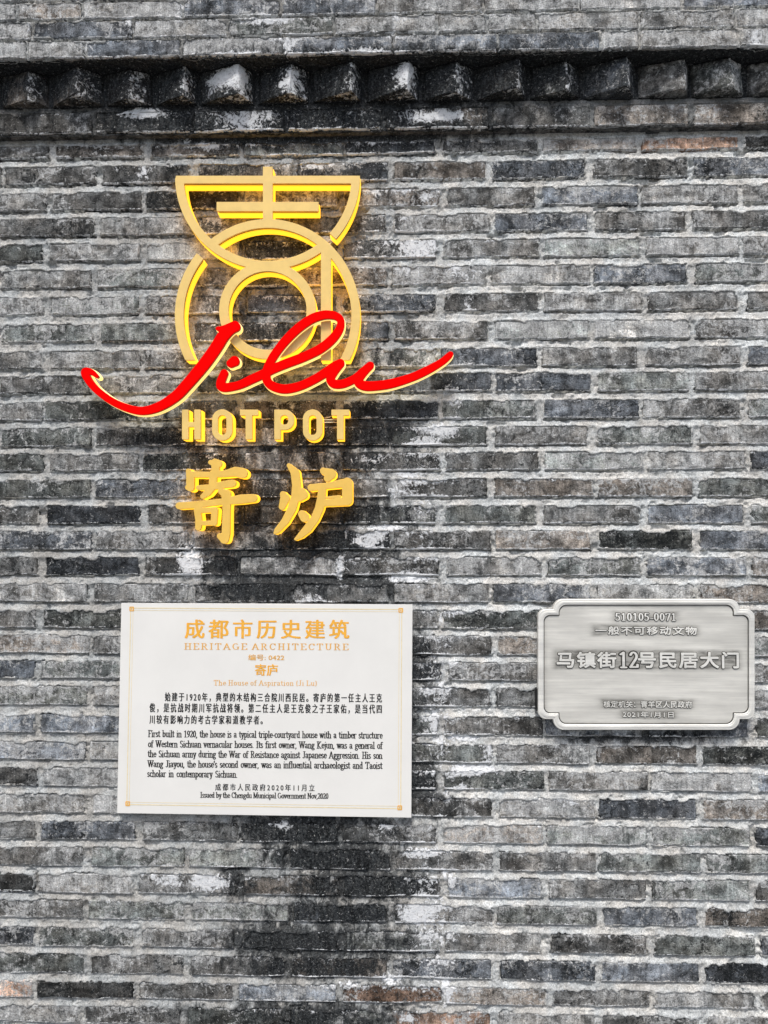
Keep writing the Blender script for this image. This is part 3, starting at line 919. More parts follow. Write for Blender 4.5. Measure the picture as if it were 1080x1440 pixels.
def on_wall(loops, x0, y0, res, d):
    out = []
    for lp in loops:
        x, z = survey(x0 + lp[:, 0] * res, y0 + lp[:, 1] * res, d)
        P = np.stack([x, z], -1)
        keep = [0]
        for i in range(1, len(P)):
            if np.hypot(*(P[i] - P[keep[-1]])) > .0009:
                keep.append(i)
        P = P[keep]
        if len(P) > 3:
            out.append(P)
    return out


def mounted(parent, shapes, box, front, layers, res=.5):
    """layers: (part name, grow px, d0, d1, bevel, material)"""
    x0, x1, y0, y1 = box
    fld = field_of(shapes, x0, x1, y0, y1, res)
    for nm, grow, d0, d1, bev, m in layers:
        lp = on_wall(contour(fld, -grow), x0, y0, res, front)
        obj(nm, slab(nm, lp, d0, d1, bev), m, parent)


def anchor(px, py, d=0.0):
    x, z = survey(px, py, d)
    return (float(x), 0.0, float(z))


GF = .050   # front of the gold sign


def gold_layers(face=M_GOLD):
    return [('face', 0.0, GF - .007, GF, .0006, face), ('return', -1.4, GF - .017, GF - .0071, 0, M_GROOVE),
            ('lit_back', .15, .006, GF - .0171, 0, M_GLOW), ('mounting_stud', -4.0, -.002, .0059, 0, M_GROOVE)]


# ---- emblem
K = 3.375


def ex_(z):
    return 220 + z / K


emb = thing('wall_emblem', 'large gold emblem of bowl arcs and rings, backlit, above the red script', 'wall emblem', anchor(377, 370))
cyR = ex_(755)


def bowl_clip(X, Y):
    # lower arc of the bowl: everything below the top bar, broken off on the right just outside the big ring
    a = (Y - 250)
    ang = np.degrees(np.arctan2(Y - ex_(95), X - ex_(527)))
    gap = np.minimum(ang - 42.5, 52.0 - ang)
    gap = np.where((X > ex_(527)), np.minimum(50.5 - ang, ang - 42.5), -1)
    return np.minimum(a, -gap * 1.9)


def ring_clip(X, Y):
    a = 506.5 - Y
    ang = np.degrees(np.arctan2(-(Y - cyR), X - ex_(527)))   # counter-clockwise from +x, up positive
    gap = np.minimum(ang - 130.5, 138.6 - ang)
    return np.minimum(a, -gap * 2.1)


shapes = [('e', ex_(527), ex_(95), 439 / K, 441 / K, 398 / K, 400 / K, bowl_clip),
          ('e', ex_(527), cyR, 440 / K, 458 / K, 398 / K, 416 / K, ring_clip),
          ('e', ex_(527), ex_(731), 230 / K, 231 / K, 185 / K, 186 / K, None),
          ('b', 247.2, 247, 506.2, 258, .3), ('b', 304.5, 283.8, 448, 297, .3), ('b', 369.6, 234.2, 383.4, 312, .3),
          ('b', 451.2, 352, 465.4, 506.5, .3)]
mounted(emb, shapes, (240, 514, 228, 512), GF, gold_layers())


# ---- HOT POT letters
def letter(ch, shapes, box, label):
    t = thing('sign_letter', label, 'letter', anchor((box[0] + box[1]) / 2, 597), 'gold backlit Latin letters under the red script')
    mounted(t, shapes, box, GF, gold_layers(M_GOLD)[:3] + [('mounting_stud', -3.0, -.002, .0059, 0, M_GROOVE)], .4)


def ringO(x0, x1):
    return [('b', x0, 575.6, x1, 619.6, (x1 - x0) / 2), ('c', x0 + 8.4, 584, x1 - 8.4, 611.5, (x1 - x0) / 2 - 8.5)]


letter('H', [('b', 255.8, 576, 265, 618, .2), ('b', 273, 576, 282.2, 618, .2), ('b', 260, 593.5, 278, 600.5, .2)], (252, 287, 572, 623), 'gold backlit letter H at the start of the word HOT')
letter('O', ringO(298.2, 326.6), (294, 331, 572, 624), 'gold backlit letter O in the word HOT')
letter('T', [('b', 337.2, 576, 363, 584.2, .2), ('b', 345.2, 580, 354.6, 618, .2)], (333, 367, 572, 623), 'gold backlit letter T ending the word HOT')
letter('P', [('b', 385.6, 576, 394.6, 618, .2), ('b', 387, 576, 413.6, 604.5, 12.5), ('b', 385.6, 576, 398, 604.5, .2), ('c', 394.4, 584, 405.2, 597, 5)], (381, 418, 572, 623), 'gold backlit letter P at the start of the word POT')
letter('O', ringO(425.8, 453.4), (421, 458, 572, 624), 'gold backlit letter O in the word POT')
letter('T', [('b', 466, 576, 491.2, 584.2, .2), ('b', 473.8, 580, 483.2, 618, .2)], (462, 495, 572, 623), 'gold backlit letter T ending the word POT')

# a thin wire run between the O and T of POT, at mid height
wx0, wz0 = survey(453, 594, .03)
wx1, wz1 = survey(475, 594, .03)
wire = thing('sign_cable', 'thin pale cable pair running between the O and T of POT', 'cable', (float(wx0), -.03, float(wz0)))
for dz in (0, .007):
    V, F = [], []
    for x in (float(wx0) - .01, float(wx1)):
        for q in range(6):
            V.append((x, -.03 + .0013 * math.cos(q * math.pi / 3), float(wz0) + dz + .0013 * math.sin(q * math.pi / 3)))
    F = [(q, (q + 1) % 6, 6 + (q + 1) % 6, 6 + q) for q in range(6)]
    obj('strand', mesh_np('strand', V, F), M_LINEGOLD, wire)


# ---- two Chinese characters, brush shaped
def tr(P, ox, oy, k=7.714):
    return ('s', [(ox + x / k, oy + y / k, r / k) for x, y, r in P])


G1 = [[(432, 78, 26), (515, 92, 42)], [(480, 80, 42), (487, 175, 44)], [(190, 172, 26), (212, 260, 44), (212, 350, 44), (185, 350, 30)],
      [(210, 208, 34), (450, 212, 30), (600, 200, 38), (700, 178, 52), (770, 192, 56), (785, 198, 50)], [(300, 352, 26), (420, 350, 32), (560, 322, 38), (655, 308, 42), (672, 306, 38)],
      [(462, 200, 42), (455, 330, 44), (400, 405, 40), (345, 450, 26)], [(90, 550, 38), (300, 535, 36), (560, 505, 34), (760, 478, 50), (895, 466, 44)],
      [(545, 392, 34), (600, 425, 52), (604, 600, 42), (598, 850, 46), (582, 915, 48), (535, 880, 34)],
      [(285, 595, 36), (302, 700, 36), (298, 785, 34)], [(290, 602, 30), (470, 592, 28)], [(475, 600, 38), (468, 735, 34)], [(330, 738, 24), (475, 735, 28)]]
G2 = [[(215, 425, 34), (236, 470, 52), (205, 560, 36)], [(280, 112, 24), (345, 190, 48), (362, 330, 48), (350, 450, 46), (312, 580, 48), (240, 715, 42), (150, 820, 32), (128, 845, 16)],
      [(415, 402, 48), (438, 432, 48), (398, 465, 38)], [(420, 640, 42), (448, 675, 52)], [(652, 172, 36), (735, 205, 58), (700, 250, 42)],
      [(520, 352, 38), (700, 332, 34), (900, 300, 48)], [(912, 300, 56), (912, 490, 56)], [(660, 520, 36), (900, 500, 46)],
      [(640, 370, 42), (630, 480, 48), (608, 580, 48), (560, 690, 46), (480, 800, 46), (405, 872, 34), (352, 912, 16)], [(690, 462, 12), (830, 448, 14)]]
for G, ox, px, lab in ((G1, 240, 305, 'gold backlit brush-style Chinese character, the left one with a hooked upright'), (G2, 370, 440, 'gold backlit brush-style Chinese character, the right one with long curving strokes')):
    t = thing('sign_character', lab, 'letter', anchor(px, 705), 'two gold Chinese characters under the Latin letters')
    mounted(t, [tr(P, ox, 640) for P in G], (ox, ox + 140, 640, 772), GF, gold_layers(M_GOLD2), .5)

# ---- red script
S1 = [(135.5, 529, 2.6), (128, 523, 4.2), (119.5, 522.5, 5.6), (121, 530, 5.2), (133, 546, 5.0), (155, 563, 5.2), (178, 573.5, 5.6), (200, 577.6, 5.9), (223, 571.7, 6.6), (246, 557.5, 7.4), (262, 541, 7.8),
      (286, 512.6, 8.4), (303, 489, 8.4), (313, 473, 8.4), (323, 463, 7.6), (331, 459, 7.0)]
S1b = [(306, 462, 3.0), (314, 462.5, 5.0), (330, 458, 7.0)]
DOT = [(324.2, 510.8, 6.0), (329.5, 507.5, 7.2)]
S2 = [(315, 524.6, 5.6), (310, 538, 6.2), (313.5, 544.5, 6.4), (335, 541.5, 5.8), (355, 532.4, 6.3), (370, 525.5, 6.3), (384, 518.4, 6.4), (402, 511, 6.5), (427, 501.5, 6.5), (450, 490.3, 6.5), (467, 476.5, 6.4), (477, 463, 5.8),
      (479.2, 451.5, 5.3), (474, 444.8, 5.4), (464, 442.2, 5.8), (452, 443, 6.2), (437, 448.5, 6.4), (418.5, 461.5, 6.4), (400, 480, 6.2), (385.5, 499, 6.0), (376.5, 516, 6.0), (374, 530, 6.2), (379.5, 540.5, 6.4),
      (393, 546, 6.5), (406, 546.3, 6.5), (423, 542, 6.2), (441, 533.6, 6.1), (457, 524, 6.3), (470, 515, 6.4), (478.5, 510.6, 6.2)]
S3 = [(478, 511.5, 6.0), (469, 523, 6.2), (464.5, 533, 6.2), (470, 539.5, 6.3), (483, 539.2, 6.0), (499, 532, 5.8), (510, 523, 6.0), (520.5, 513.8, 5.6)]
S4 = [(518, 516, 5.6), (508, 527, 6.2), (503.5, 536, 6.4), (510, 541.5, 6.8), (523, 542.6, 6.8), (549, 539.4, 6.5), (579, 530.4, 5.9), (601, 520.4, 5.8), (620.5, 509.3, 5.0), (630, 501.5, 4.9), (633.5, 498, 4.2)]
script = thing('script_sign', 'red cursive script lettering with cream backlit edge crossing the gold emblem', 'sign', anchor(375, 540))
SF = .066


def smooth_stroke(P, n=5):
    """Catmull-Rom through the measured points"""
    P = [P[0]] + list(P) + [P[-1]]
    A = np.array(P, float)
    out = []
    for i in range(1, len(A) - 2):
        for t in np.arange(n) / n:
            t2, t3 = t * t, t * t * t
            out.append(.5 * ((2 * A[i]) + (-A[i - 1] + A[i + 1]) * t + (2 * A[i - 1] - 5 * A[i] + 4 * A[i + 1] - A[i + 2]) * t2 + (-A[i - 1] + 3 * A[i] - 3 * A[i + 1] + A[i + 2]) * t3))
    out.append(A[-2])
    return ('s', [tuple(q) for q in out])


def script_layers(k=''):
    return [('face' + k, -.1, SF - .006, SF, .0008, M_RED), ('return' + k, -.5, SF - .014, SF - .0061, 0, M_REDSIDE), ('lit_back' + k, .55, SF - .032, SF - .0141, 0, M_CREAM)]


mounted(script, [smooth_stroke(S) for S in (S1, S1b, S2, S3, S4)], (108, 646, 428, 590), SF, script_layers(), .5)
dotp = thing('dot', '', '', (0, 0, 0))
del dotp['label'], dotp['category']
dotp.parent = script
mounted(dotp, [('s', DOT)], (312, 342, 496, 524), SF, script_layers(), .4)
for px, py in ((190, 576), (262, 540), (330, 541), (400, 546), (470, 538), (560, 537), (607, 517), (327, 509), (455, 488)):
    x, z = map(float, survey(px, py, .02))
    V = [(x + .004 * math.cos(q * math.pi / 4), y, z + .004 * math.sin(q * math.pi / 4)) for y in (-.034, .004) for q in range(8)]
    F = [(q, (q + 1) % 8, 8 + (q + 1) % 8, 8 + q) for q in range(8)]
    obj('mounting_stud', mesh_np('mounting_stud', V, F), M_SILVER, script)


# ------------------------------------------------------------------ text
def text_mesh(body, offset=0.0, spacing=1.0, extrude=0.0, bevel=0.0):
    cu = bpy.data.curves.new('lettering', 'FONT')
    cu.body = body
    cu.offset = offset
    cu.space_character = spacing
    cu.extrude = extrude
    cu.bevel_depth = bevel
    cu.resolution_u = 3
    cu.size = 1.0
    o = bpy.data.objects.new('lettering', cu)
    me = bpy.data.meshes.new_from_object(o)
    bpy.data.objects.remove(o)
    bpy.data.curves.remove(cu)
    return me


def fit(me, x0, x1, z0, z1, d, thick=None):
    """text in its xy plane -> the box on the wall"""
    co = np.zeros(len(me.vertices) * 3, np.float32)
    me.vertices.foreach_get('co', co)
    co = co.reshape(-1, 3)
    lo, hi = co.min(0), co.max(0)
    out = np.empty_like(co)
    out[:, 0] = x0 + (co[:, 0] - lo[0]) / (hi[0] - lo[0]) * (x1 - x0)
    out[:, 2] = z0 + (co[:, 1] - lo[1]) / (hi[1] - lo[1]) * (z1 - z0)
    if thick:
        out[:, 1] = -(d + (co[:, 2] - lo[2]) / (hi[2] - lo[2]) * thick)
    else:
        out[:, 1] = -d
    me.vertices.foreach_set('co', out.ravel())
    me.update()
    return me


def multi(me, shifts, name):
    """the same lettering struck several times, each a hair further out: thickens strokes without breaking them"""
    a = np.zeros(len(me.vertices) * 3, np.float32)
    me.vertices.foreach_get('co', a)
    a = a.reshape(-1, 3)
    F = [tuple(p.vertices) for p in me.polygons]
    n = len(a)
    vs = [a + np.array([dx, -.00003 * k, dz]) for k, (dx, dz) in enumerate(shifts)]
    fs = [tuple(i + n * k for i in f) for k in range(len(shifts)) for f in F]
    return mesh_np(name, np.concatenate(vs), fs)


def print_text(body, pb, d, parent, m, spacing=1.0, heavy=0.0, tall=0.0, name='lettering'):
    """pb: px box (x0, y0, x1, y1); heavy, tall: extra stroke width across and up (metres)"""
    ax, az0 = map(float, survey(pb[0], pb[3], d))
    bx, az1 = map(float, survey(pb[2], pb[1], d))
    me = fit(text_mesh(body, 0, spacing), ax, bx - heavy, az0, az1 - tall, d)
    if heavy:
        k = 5
        me = multi(me, [(heavy * i / (k - 1), tall * (i % 2)) for i in range(k)], name)
    return obj(name, me, m, parent)


# ---- a serif face drawn with a broad nib: strokes on a unit body (cap height 1, x-height .66)
def arc(cx, cy, rx, ry, a0, a1, n=9):
    return [(cx + rx * math.cos(math.radians(a0 + (a1 - a0) * i / n)), cy + ry * math.sin(math.radians(a0 + (a1 - a0) * i / n))) for i in range(n + 1)]


def sf(x, y, w=.11):
    return [(x - w, y), (x + w, y)]


XH = .66
G = {}
G['a'] = (.56, [arc(.24, .47, .15, .17, 165, 0) + [(.39, .10), (.50, .03)], arc(.23, .18, .15, .16, 80, 350)])
G['b'] = (.58, [[(.13, 1), (.13, .02)], [(.03, .98), (.13, .98)], arc(.30, .33, .18, .31, 150, -150)])
G['c'] = (.50, [arc(.29, .33, .19, .31, 45, 315)])
G['d'] = (.60, [[(.43, 1), (.43, .03), (.54, .03)], [(.33, .98), (.43, .98)], arc(.27, .33, .18, .31, 30, 330)])
G['e'] = (.52, [arc(.28, .33, .19, .31, 0, 318), [(.10, .36), (.46, .36)]])
G['f'] = (.40, [arc(.30, .82, .14, .16, 40, 180) + [(.16, .03)], sf(.18, .0, .12), [(.02, .64), (.34, .64)]])
G['g'] = (.54, [arc(.25, .45, .15, .19, 0, 360, 12), arc(.26, -.12, .19, .15, 0, 360, 12), [(.38, .60), (.50, .62)], [(.14, .26), (.12, .12), (.30, .05)]])
G['h'] = (.62, [[(.13, 1), (.13, 0)], [(.03, .98), (.13, .98)], sf(.13, 0), arc(.31, .44, .16, .20, 150, 0) + [(.47, 0)], sf(.47, 0)])
G['i'] = (.32, [[(.15, .62), (.15, 0)], sf(.16, 0), [(.05, .62), (.15, .62)], [(.15, .92), (.15, .90)]])
G['j'] = (.32, [[(.18, .62), (.18, -.12), (.04, -.26)], [(.08, .62), (.18, .62)], [(.18, .92), (.18, .90)]])
G['k'] = (.60, [[(.13, 1), (.13, 0)], [(.40, .62), (.15, .30), (.48, 0)], sf(.13, 0), sf(.48, 0, .08)])
G['l'] = (.32, [[(.15, 1), (.15, 0)], sf(.16, 0), [(.05, .98), (.15, .98)]])
G['m'] = (.92, [[(.13, .62), (.13, 0)], [(.03, .62), (.13, .62)], sf(.13, 0), arc(.28, .46, .16, .18, 150, 0) + [(.44, 0)], sf(.44, 0), arc(.60, .46, .16, .18, 150, 0) + [(.76, 0)], sf(.76, 0)])
G['n'] = (.62, [[(.13, .62), (.13, 0)], [(.03, .62), (.13, .62)], sf(.13, 0), arc(.31, .46, .16, .18, 150, 0) + [(.47, 0)], sf(.47, 0)])
G['o'] = (.56, [arc(.28, .33, .19, .31, 0, 360, 14)])
G['p'] = (.58, [[(.13, .64), (.13, -.28)], [(.03, .62), (.13, .62)], sf(.13, -.29), arc(.30, .33, .18, .31, 150, -150)])
G['r'] = (.46, [[(.13, .62), (.13, 0)], [(.03, .62), (.13, .62)], sf(.14, 0), arc(.32, .46, .17, .17, 160, 50)])
G['s'] = (.44, [arc(.22, .48, .13, .16, 30, 220, 6) + arc(.21, .17, .14, .16, 60, -150, 7)])
G['t'] = (.38, [[(.16, .88), (.16, .10), (.24, .02), (.34, .08)], [(.02, .64), (.32, .64)]])
G['u'] = (.62, [[(.13, .64), (.13, .18)] + arc(.29, .20, .16, .18, 180, 330, 6), [(.46, .64), (.46, .03), (.56, .03)], [(.03, .62), (.13, .62)], [(.36, .62), (.46, .62)]])
G['v'] = (.54, [[(.08, .62), (.26, .02), (.45, .62)], sf(.09, .64, .10), sf(.44, .64, .08)])
G['w'] = (.80, [[(.08, .62), (.23, .02), (.38, .60), (.54, .02), (.70, .62)], sf(.09, .64, .10), sf(.38, .64, .08), sf(.70, .64, .08)])
G['y'] = (.54, [[(.08, .62), (.28, .03)], [(.45, .62), (.22, -.22), (.06, -.27)], sf(.09, .64, .10), sf(.44, .64, .08)])
G['A'] = (.80, [[(.09, 0), (.38, .98), (.68, 0)], [(.20, .34), (.56, .34)], sf(.09, 0, .09), sf(.68, 0, .12)])
G['C'] = (.74, [arc(.38, .5, .28, .48, 42, 318, 12), [(.62, .96), (.62, .70)]])
G['E'] = (.68, [[(.17, 1), (.17, 0)], [(.05, .98), (.58, .98), (.58, .80)], [(.17, .51), (.44, .51)], [(.05, 0), (.60, 0), (.61, .20)]])
G['F'] = (.64, [[(.17, 1), (.17, 0)], [(.05, .98), (.57, .98), (.57, .78)], [(.17, .50), (.44, .50)], sf(.17, 0, .13)])
G['G'] = (.80, [arc(.38, .5, .28, .48, 45, 300, 12), [(.64, .42), (.64, .06)], [(.50, .44), (.74, .44)]])
G['H'] = (.80, [[(.17, 1), (.17, 0)], [(.61, 1), (.61, 0)], [(.17, .5), (.61, .5)], sf(.17, 0, .13), sf(.61, 0, .13), sf(.17, .98, .13), sf(.61, .98, .13)])
G['I'] = (.42, [[(.20, 1), (.20, 0)], sf(.20, 0, .13), sf(.20, .98, .13)])
G['J'] = (.52, [[(.32, 1), (.32, .22)] + arc(.18, .2, .14, .19, 0, -140, 5), sf(.32, .98, .13)])
G['K'] = (.80, [[(.17, 1), (.17, 0)], [(.60, .97), (.20, .48), (.64, 0)], sf(.17, 0, .13), sf(.64, 0, .11), sf(.17, .98, .13), sf(.60, .98, .10)])
G['L'] = (.66, [[(.17, 1), (.17, 0)], sf(.17, .98, .13), [(.05, 0), (.58, 0), (.60, .24)]])
G['M'] = (.98, [[(.15, .98), (.15, 0)], [(.16, .98), (.46, .05), (.77, .98)], [(.79, 1), (.79, 0)], sf(.15, 0, .10), sf(.79, 0, .13), sf(.12, .98, .09), sf(.82, .98, .10)])
G['N'] = (.80, [[(.15, .98), (.15, 0)], [(.15, .98), (.62, .02)], [(.62, .98), (.62, .02)], sf(.15, 0, .10), sf(.12, .98, .09), sf(.62, .98, .11)])
G['R'] = (.76, [[(.17, 1), (.17, 0)], [(.05, .98), (.34, .98)] + arc(.34, .74, .20, .24, 90, -90, 8) + [(.17, .50)], [(.36, .50), (.62, 0)], sf(.17, 0, .13), sf(.64, 0, .08)])
G['S'] = (.60, [arc(.30, .73, .20, .23, 35, 235, 8) + arc(.29, .26, .21, .25, 55, -155, 8)])
G['T'] = (.72, [[(.34, 1), (.34, 0)], [(.05, .78), (.06, .98), (.62, .98), (.63, .78)], sf(.34, 0, .14)])
G['U'] = (.78, [[(.17, 1), (.17, .28)] + arc(.38, .28, .21, .26, 180, 360, 8) + [(.59, 1)], sf(.17, .98, .13), sf(.59, .98, .11)])
G['W'] = (1.02, [[(.08, .98), (.29, .02), (.50, .96), (.70, .02), (.92, .98)], sf(.09, .98, .11), sf(.50, .98, .10), sf(.91, .98, .09)])
G['0'] = (.56, [arc(.27, .48, .18, .47, 0, 360, 16)])
G['1'] = (.56, [[(.12, .82), (.28, .94), (.28, 0)], sf(.28, 0, .14)])
G['2'] = (.56, [arc(.26, .70, .18, .25, 160, -40, 8) + [(.08, .03), (.48, .03), (.49, .18)]])
G['5'] = (.56, [[(.44, .95), (.14, .95), (.12, .56)] + arc(.24, .30, .20, .29, 105, -140, 9)])
G['7'] = (.56, [[(.08, .78), (.09, .93), (.48, .93), (.22, 0)]])
G['9'] = (.56, [arc(.27, .64, .18, .30, 0, 360, 12), [(.45, .64), (.40, .25), (.16, .0)]])
G[','] = (.26, [[(.11, .04), (.12, -.03), (.05, -.16)]])
G['.'] = (.26, [[(.11, .03), (.11, .02)]])
G['-'] = (.36, [[(.05, .30), (.29, .30)]])
G["'"] = (.20, [[(.09, .98), (.07, .72)]])
G['('] = (.34, [arc(.40, .42, .28, .66, 130, 230, 6)])
G[')'] = (.34, [arc(-.08, .42, .28, .66, 50, -50, 6)])
_cache = {}


def glyph(ch, heavy, thin):
    k = (ch, heavy, thin)
    if k not in _cache:
        w, st = G[ch]
        ys = heavy / thin
        shp = []
        for s in st:
            shp.append(('s', [(x, y, heavy) for x, y in s]))
        fld = field_of(shp, -.14, w + .16, -.46, 1.14, .016, ys)
        lps = [lp * .016 + np.array([-.14, -.46]) for lp in contour(fld, 0)]
        me = slab('g', lps, 0, .0001)
        co = np.zeros(len(me.vertices) * 3, np.float32)
        me.vertices.foreach_get('co', co)
        co = co.reshape(-1, 3)
        fr = co[:, 1].min()
        F = [tuple(p.vertices) for p in me.polygons if all(abs(co[v][1] - fr) < 1e-5 for v in p.vertices)]
        used = sorted({v for f in F for v in f})
        mp = {v: i for i, v in enumerate(used)}
        _cache[k] = (co[used][:, [0, 2]], [tuple(mp[v] for v in f) for f in F])
        bpy.data.meshes.remove(me)
    return _cache[k]


def serif_line(body, x0, x1, base_z, cap, d, parent, m, heavy=.085, thin=.032, track=.0, justify=False, solid=0.0, name='lettering'):
    """one printed line from x0 to x1 (metres), justified by its word spaces or by width"""
    adv = [(.30 if c == ' ' else G[c][0] + track) for c in body]
    nat = sum(adv) - track
    nsp = body.count(' ')
    sx = cap * .92
    if justify:
        sx = min(cap * 1.08, (x1 - x0) / nat * .965)
        extra = ((x1 - x0) - nat * sx) / max(1, nsp)
        if extra > .3 * cap:
            extra = .05 * cap
    else:
        sx = (x1 - x0) / nat
        extra = 0
    V, F, off, x = [], [], 0, x0
    for c, a in zip(body, adv):
        if c == ' ':
            x += a * sx + extra
            continue
        v, f = glyph(c, heavy, thin)
        V.append(np.stack([x + v[:, 0] * sx, np.full(len(v), -d), base_z + v[:, 1] * cap], -1))
        F += [tuple(i + off for i in q) for q in f]
        off += len(v)
        x += a * sx
    V = np.concatenate(V)
    if solid:
        # raised letter: front sheet plus skirt round every boundary edge
        from collections import Counter
        cnt = Counter()
        for q in F:
            for i in range(len(q)):
                a, b = q[i], q[(i + 1) % len(q)]
                cnt[(a, b)] += 1
        n = len(V)
        V2 = V.copy()
        V2[:, 1] += solid
        V = np.concatenate([V, V2])
        F = F + [(b, a, a + n, b + n) for (a, b) in cnt if (b, a) not in cnt]
    return obj(name, mesh_np(name, V, F), m, parent)


# ------------------------------------------------------------------ white heritage panel
PD = .020
panel = thing('heritage_plaque', 'white enamel heritage plaque with gold and black lettering, large, left of the metal plaque', 'plaque', anchor(372, 1000))
TL, TR_, BR_, BL = [tuple(map(float, survey(a, b, PD))) for a, b in ((170.6, 848), (580, 850), (578.6, 1150), (164.4, 1143.6))]


def quad_slab(name, pts, d0, d1, m, parent, bevel=.0008):
    lp = []
    for i in range(len(pts)):
        a, b = np.array(pts[i]), np.array(pts[(i + 1) % len(pts)])
        for t in (0, .5):
            lp.append(a + (b - a) * t)
    return obj(name, slab(name, [np.array(lp)], d0, d1, bevel), m, parent)


pts = [TL, TR_, BR_, BL]
quad_slab('panel', pts, PD - .004, PD, M_PANEL, panel)
ctr = np.mean(pts, 0)
inner = [tuple(ctr + (np.array(p) - ctr) * np.array([.985, .98])) for p in pts]
quad_slab('backing_tray', inner, .004, PD - .0042, M_SILVER, panel, 0)


def bilerp(u, v):
    return tuple((1 - v) * ((1 - u) * np.array(TL) + u * np.array(TR_)) + v * ((1 - u) * np.array(BL) + u * np.array(BR_)))


def frame_line(u0, v0, u1, v1, w, name, m):
    """thin rectangular line frame printed on the panel; w metres"""
    W, H = TR_[0] - TL[0], TL[1] - BL[1]
    du, dv = w / W, w / H
    o = [bilerp(*q) for q in ((u0, v0), (u1, v0), (u1, v1), (u0, v1))]
    i_ = [bilerp(*q) for q in ((u0 + du, v0 + dv), (u1 - du, v0 + dv), (u1 - du, v1 - dv), (u0 + du, v1 - dv))]
    V = [(x, -PD - .0004, z) for x, z in o + i_]
    F = [(k, (k + 1) % 4, 4 + (k + 1) % 4, 4 + k) for k in range(4)]
    return obj(name, mesh_np(name, V, F), m, panel)


frame_line(.032, .022, .965, .960, .0021, 'border_line', M_LINEGOLD)
frame_line(.041, .034, .956, .948, .0010, 'border_line', M_LINEGOLD)
for u, v in ((.0365, .028), (.9605, .028), (.9605, .954), (.0365, .954)):
    x, z = bilerp(u, v)
    s = .0075
    shp = [('s', [(x * 1000 - 5, z * 1000, 1.2), (x * 1000 + 5, z * 1000, 1.2)])]
    fld = field_of([('b', -6.5, -6.5, 6.5, 6.5, 2.2), ('c', -3.6, -3.6, 3.6, 3.6, 1.5), ('b', -1.8, -1.8, 1.8, 1.8, .5)], -9, 9, -9, 9, .5)
    lps = [(lp * .5 - 9) / 1000 * np.array([1, 1]) + np.array([x, z]) for lp in contour(fld, 0)]
    obj('corner_ornament', slab('corner_ornament', lps, PD + .0004, PD + .0007), M_PALEGOLD, panel)

PT = PD + .0006
print_text('成都市历史建筑', (259.5, 871.5, 491.5, 897.8), PT, panel, M_GOLDPRINT, 1.32, .0030, .0008)
x0, z0 = map(float, survey(259.0, 913.2, PT))
x1, _ = map(float, survey(490.5, 913.2, PT))
serif_line('HERITAGE ARCHITECTURE', x0, x1, z0, .0172, PT, panel, M_PALEGOLD, .065, .03, .16)
print_text('编号: 0422', (349, 920.4, 400, 928.6), PT, panel, M_PALEGOLD, 1.0, .0008)
print_text('寄庐', (358.5, 934, 391, 950.2), PT, panel, M_GOLDPRINT, 1.0, .0018, .0006)
x0, z0 = map(float, survey(300.5, 963.6, PT))
x1, _ = map(float, survey(446, 963.6, PT))
serif_line('The House of Aspiration (Ji Lu)', x0, x1, z0, .0142, PT, panel, M_PALEGOLD, .06, .03, .06)
for body, box in (('始建于1920年，典型的木结构三合院川西民居。寄庐的第一任主人王克', (231.7, 975.2, 537.2, 986.4)),
                  ('俊，是抗战时期川军抗战将领。第二任主人是王克俊之子王家佑，是当代四', (210, 990.4, 537.0, 1001.8)),
                  ('川较有影响力的考古学家和道教学者。', (210, 1006.2, 369.5, 1017.8))):
    print_text(body, box, PT, panel, M_BLACK, 1.42, .0013, .0003)
EN = [('First built in 1920, the house is a typical triple-courtyard house with a timber structure', 208.2, 538, 1036.2),
      ('of Western Sichuan vernacular houses. Its first owner, Wang Kejun, was a general of', 208, 538, 1050.5),
      ('the Sichuan army during the War of Resistance against Japanese Aggression. His son', 207.8, 537.8, 1064.4),
      ("Wang Jiayou, the house's second owner, was an influential archaeologist and Taoist", 207.5, 537.8, 1078.5),
      ('scholar in contemporary Sichuan.', 207, 334, 1092.3)]
for body, a, b, y in EN:
    x0, z0 = map(float, survey(a, y, PT))
    x1, z1 = map(float, survey(b, y + (b - a) * .0085, PT))
    serif_line(body, x0, x1, z0, .0182, PT, panel, M_BLACK, .088, .046, -.02, True)
print_text('成都市人民政府2020年11月立', (302.5, 1103, 442.5, 1111.6), PT, panel, M_BLACK, 1.5, .0008)
x0, z0 = map(float, survey(281.5, 1121.6, PT))
x1, _ = map(float, survey(462, 1121.6, PT))
serif_line('Issued by the Chengdu Municipal Government Nov,2020', x0, x1, z0, .0150, PT, panel, M_BLACK, .090, .038, -.03)

# ------------------------------------------------------------------ pewter plaque
QD = .030
plq = thing('metal_plaque', 'brushed pewter plaque with notched corners and raised Chinese lettering, right of the white plaque', 'plaque', anchor(909, 935))
PX0, PY0, PR = 750, 836, .5


def plq_field(k, lim=None):
    ra, rb = max(4.0, 11 - k * .25), max(7.0, 15 - k * .5)
    return field_of([('b', 756.8 + k, 857 + k, 1061.6 - k, 1011.5 - k, ra), ('b', 778 + k, 842.5 + k, 1040.5 - k, 1026.6 - k, rb)], PX0, 1070, PY0, 1034, PR)


def plq_part(name, k, d0, d1, m, bev=0.0, cut=None):
    lps = on_wall(contour(plq_field(k), 0), PX0, PY0, PR, QD)
    if cut is not None:
        lps += on_wall(contour(plq_field(cut), 0), PX0, PY0, PR, QD)
    return obj(name, slab(name, lps, d0, d1, bev), m, plq)


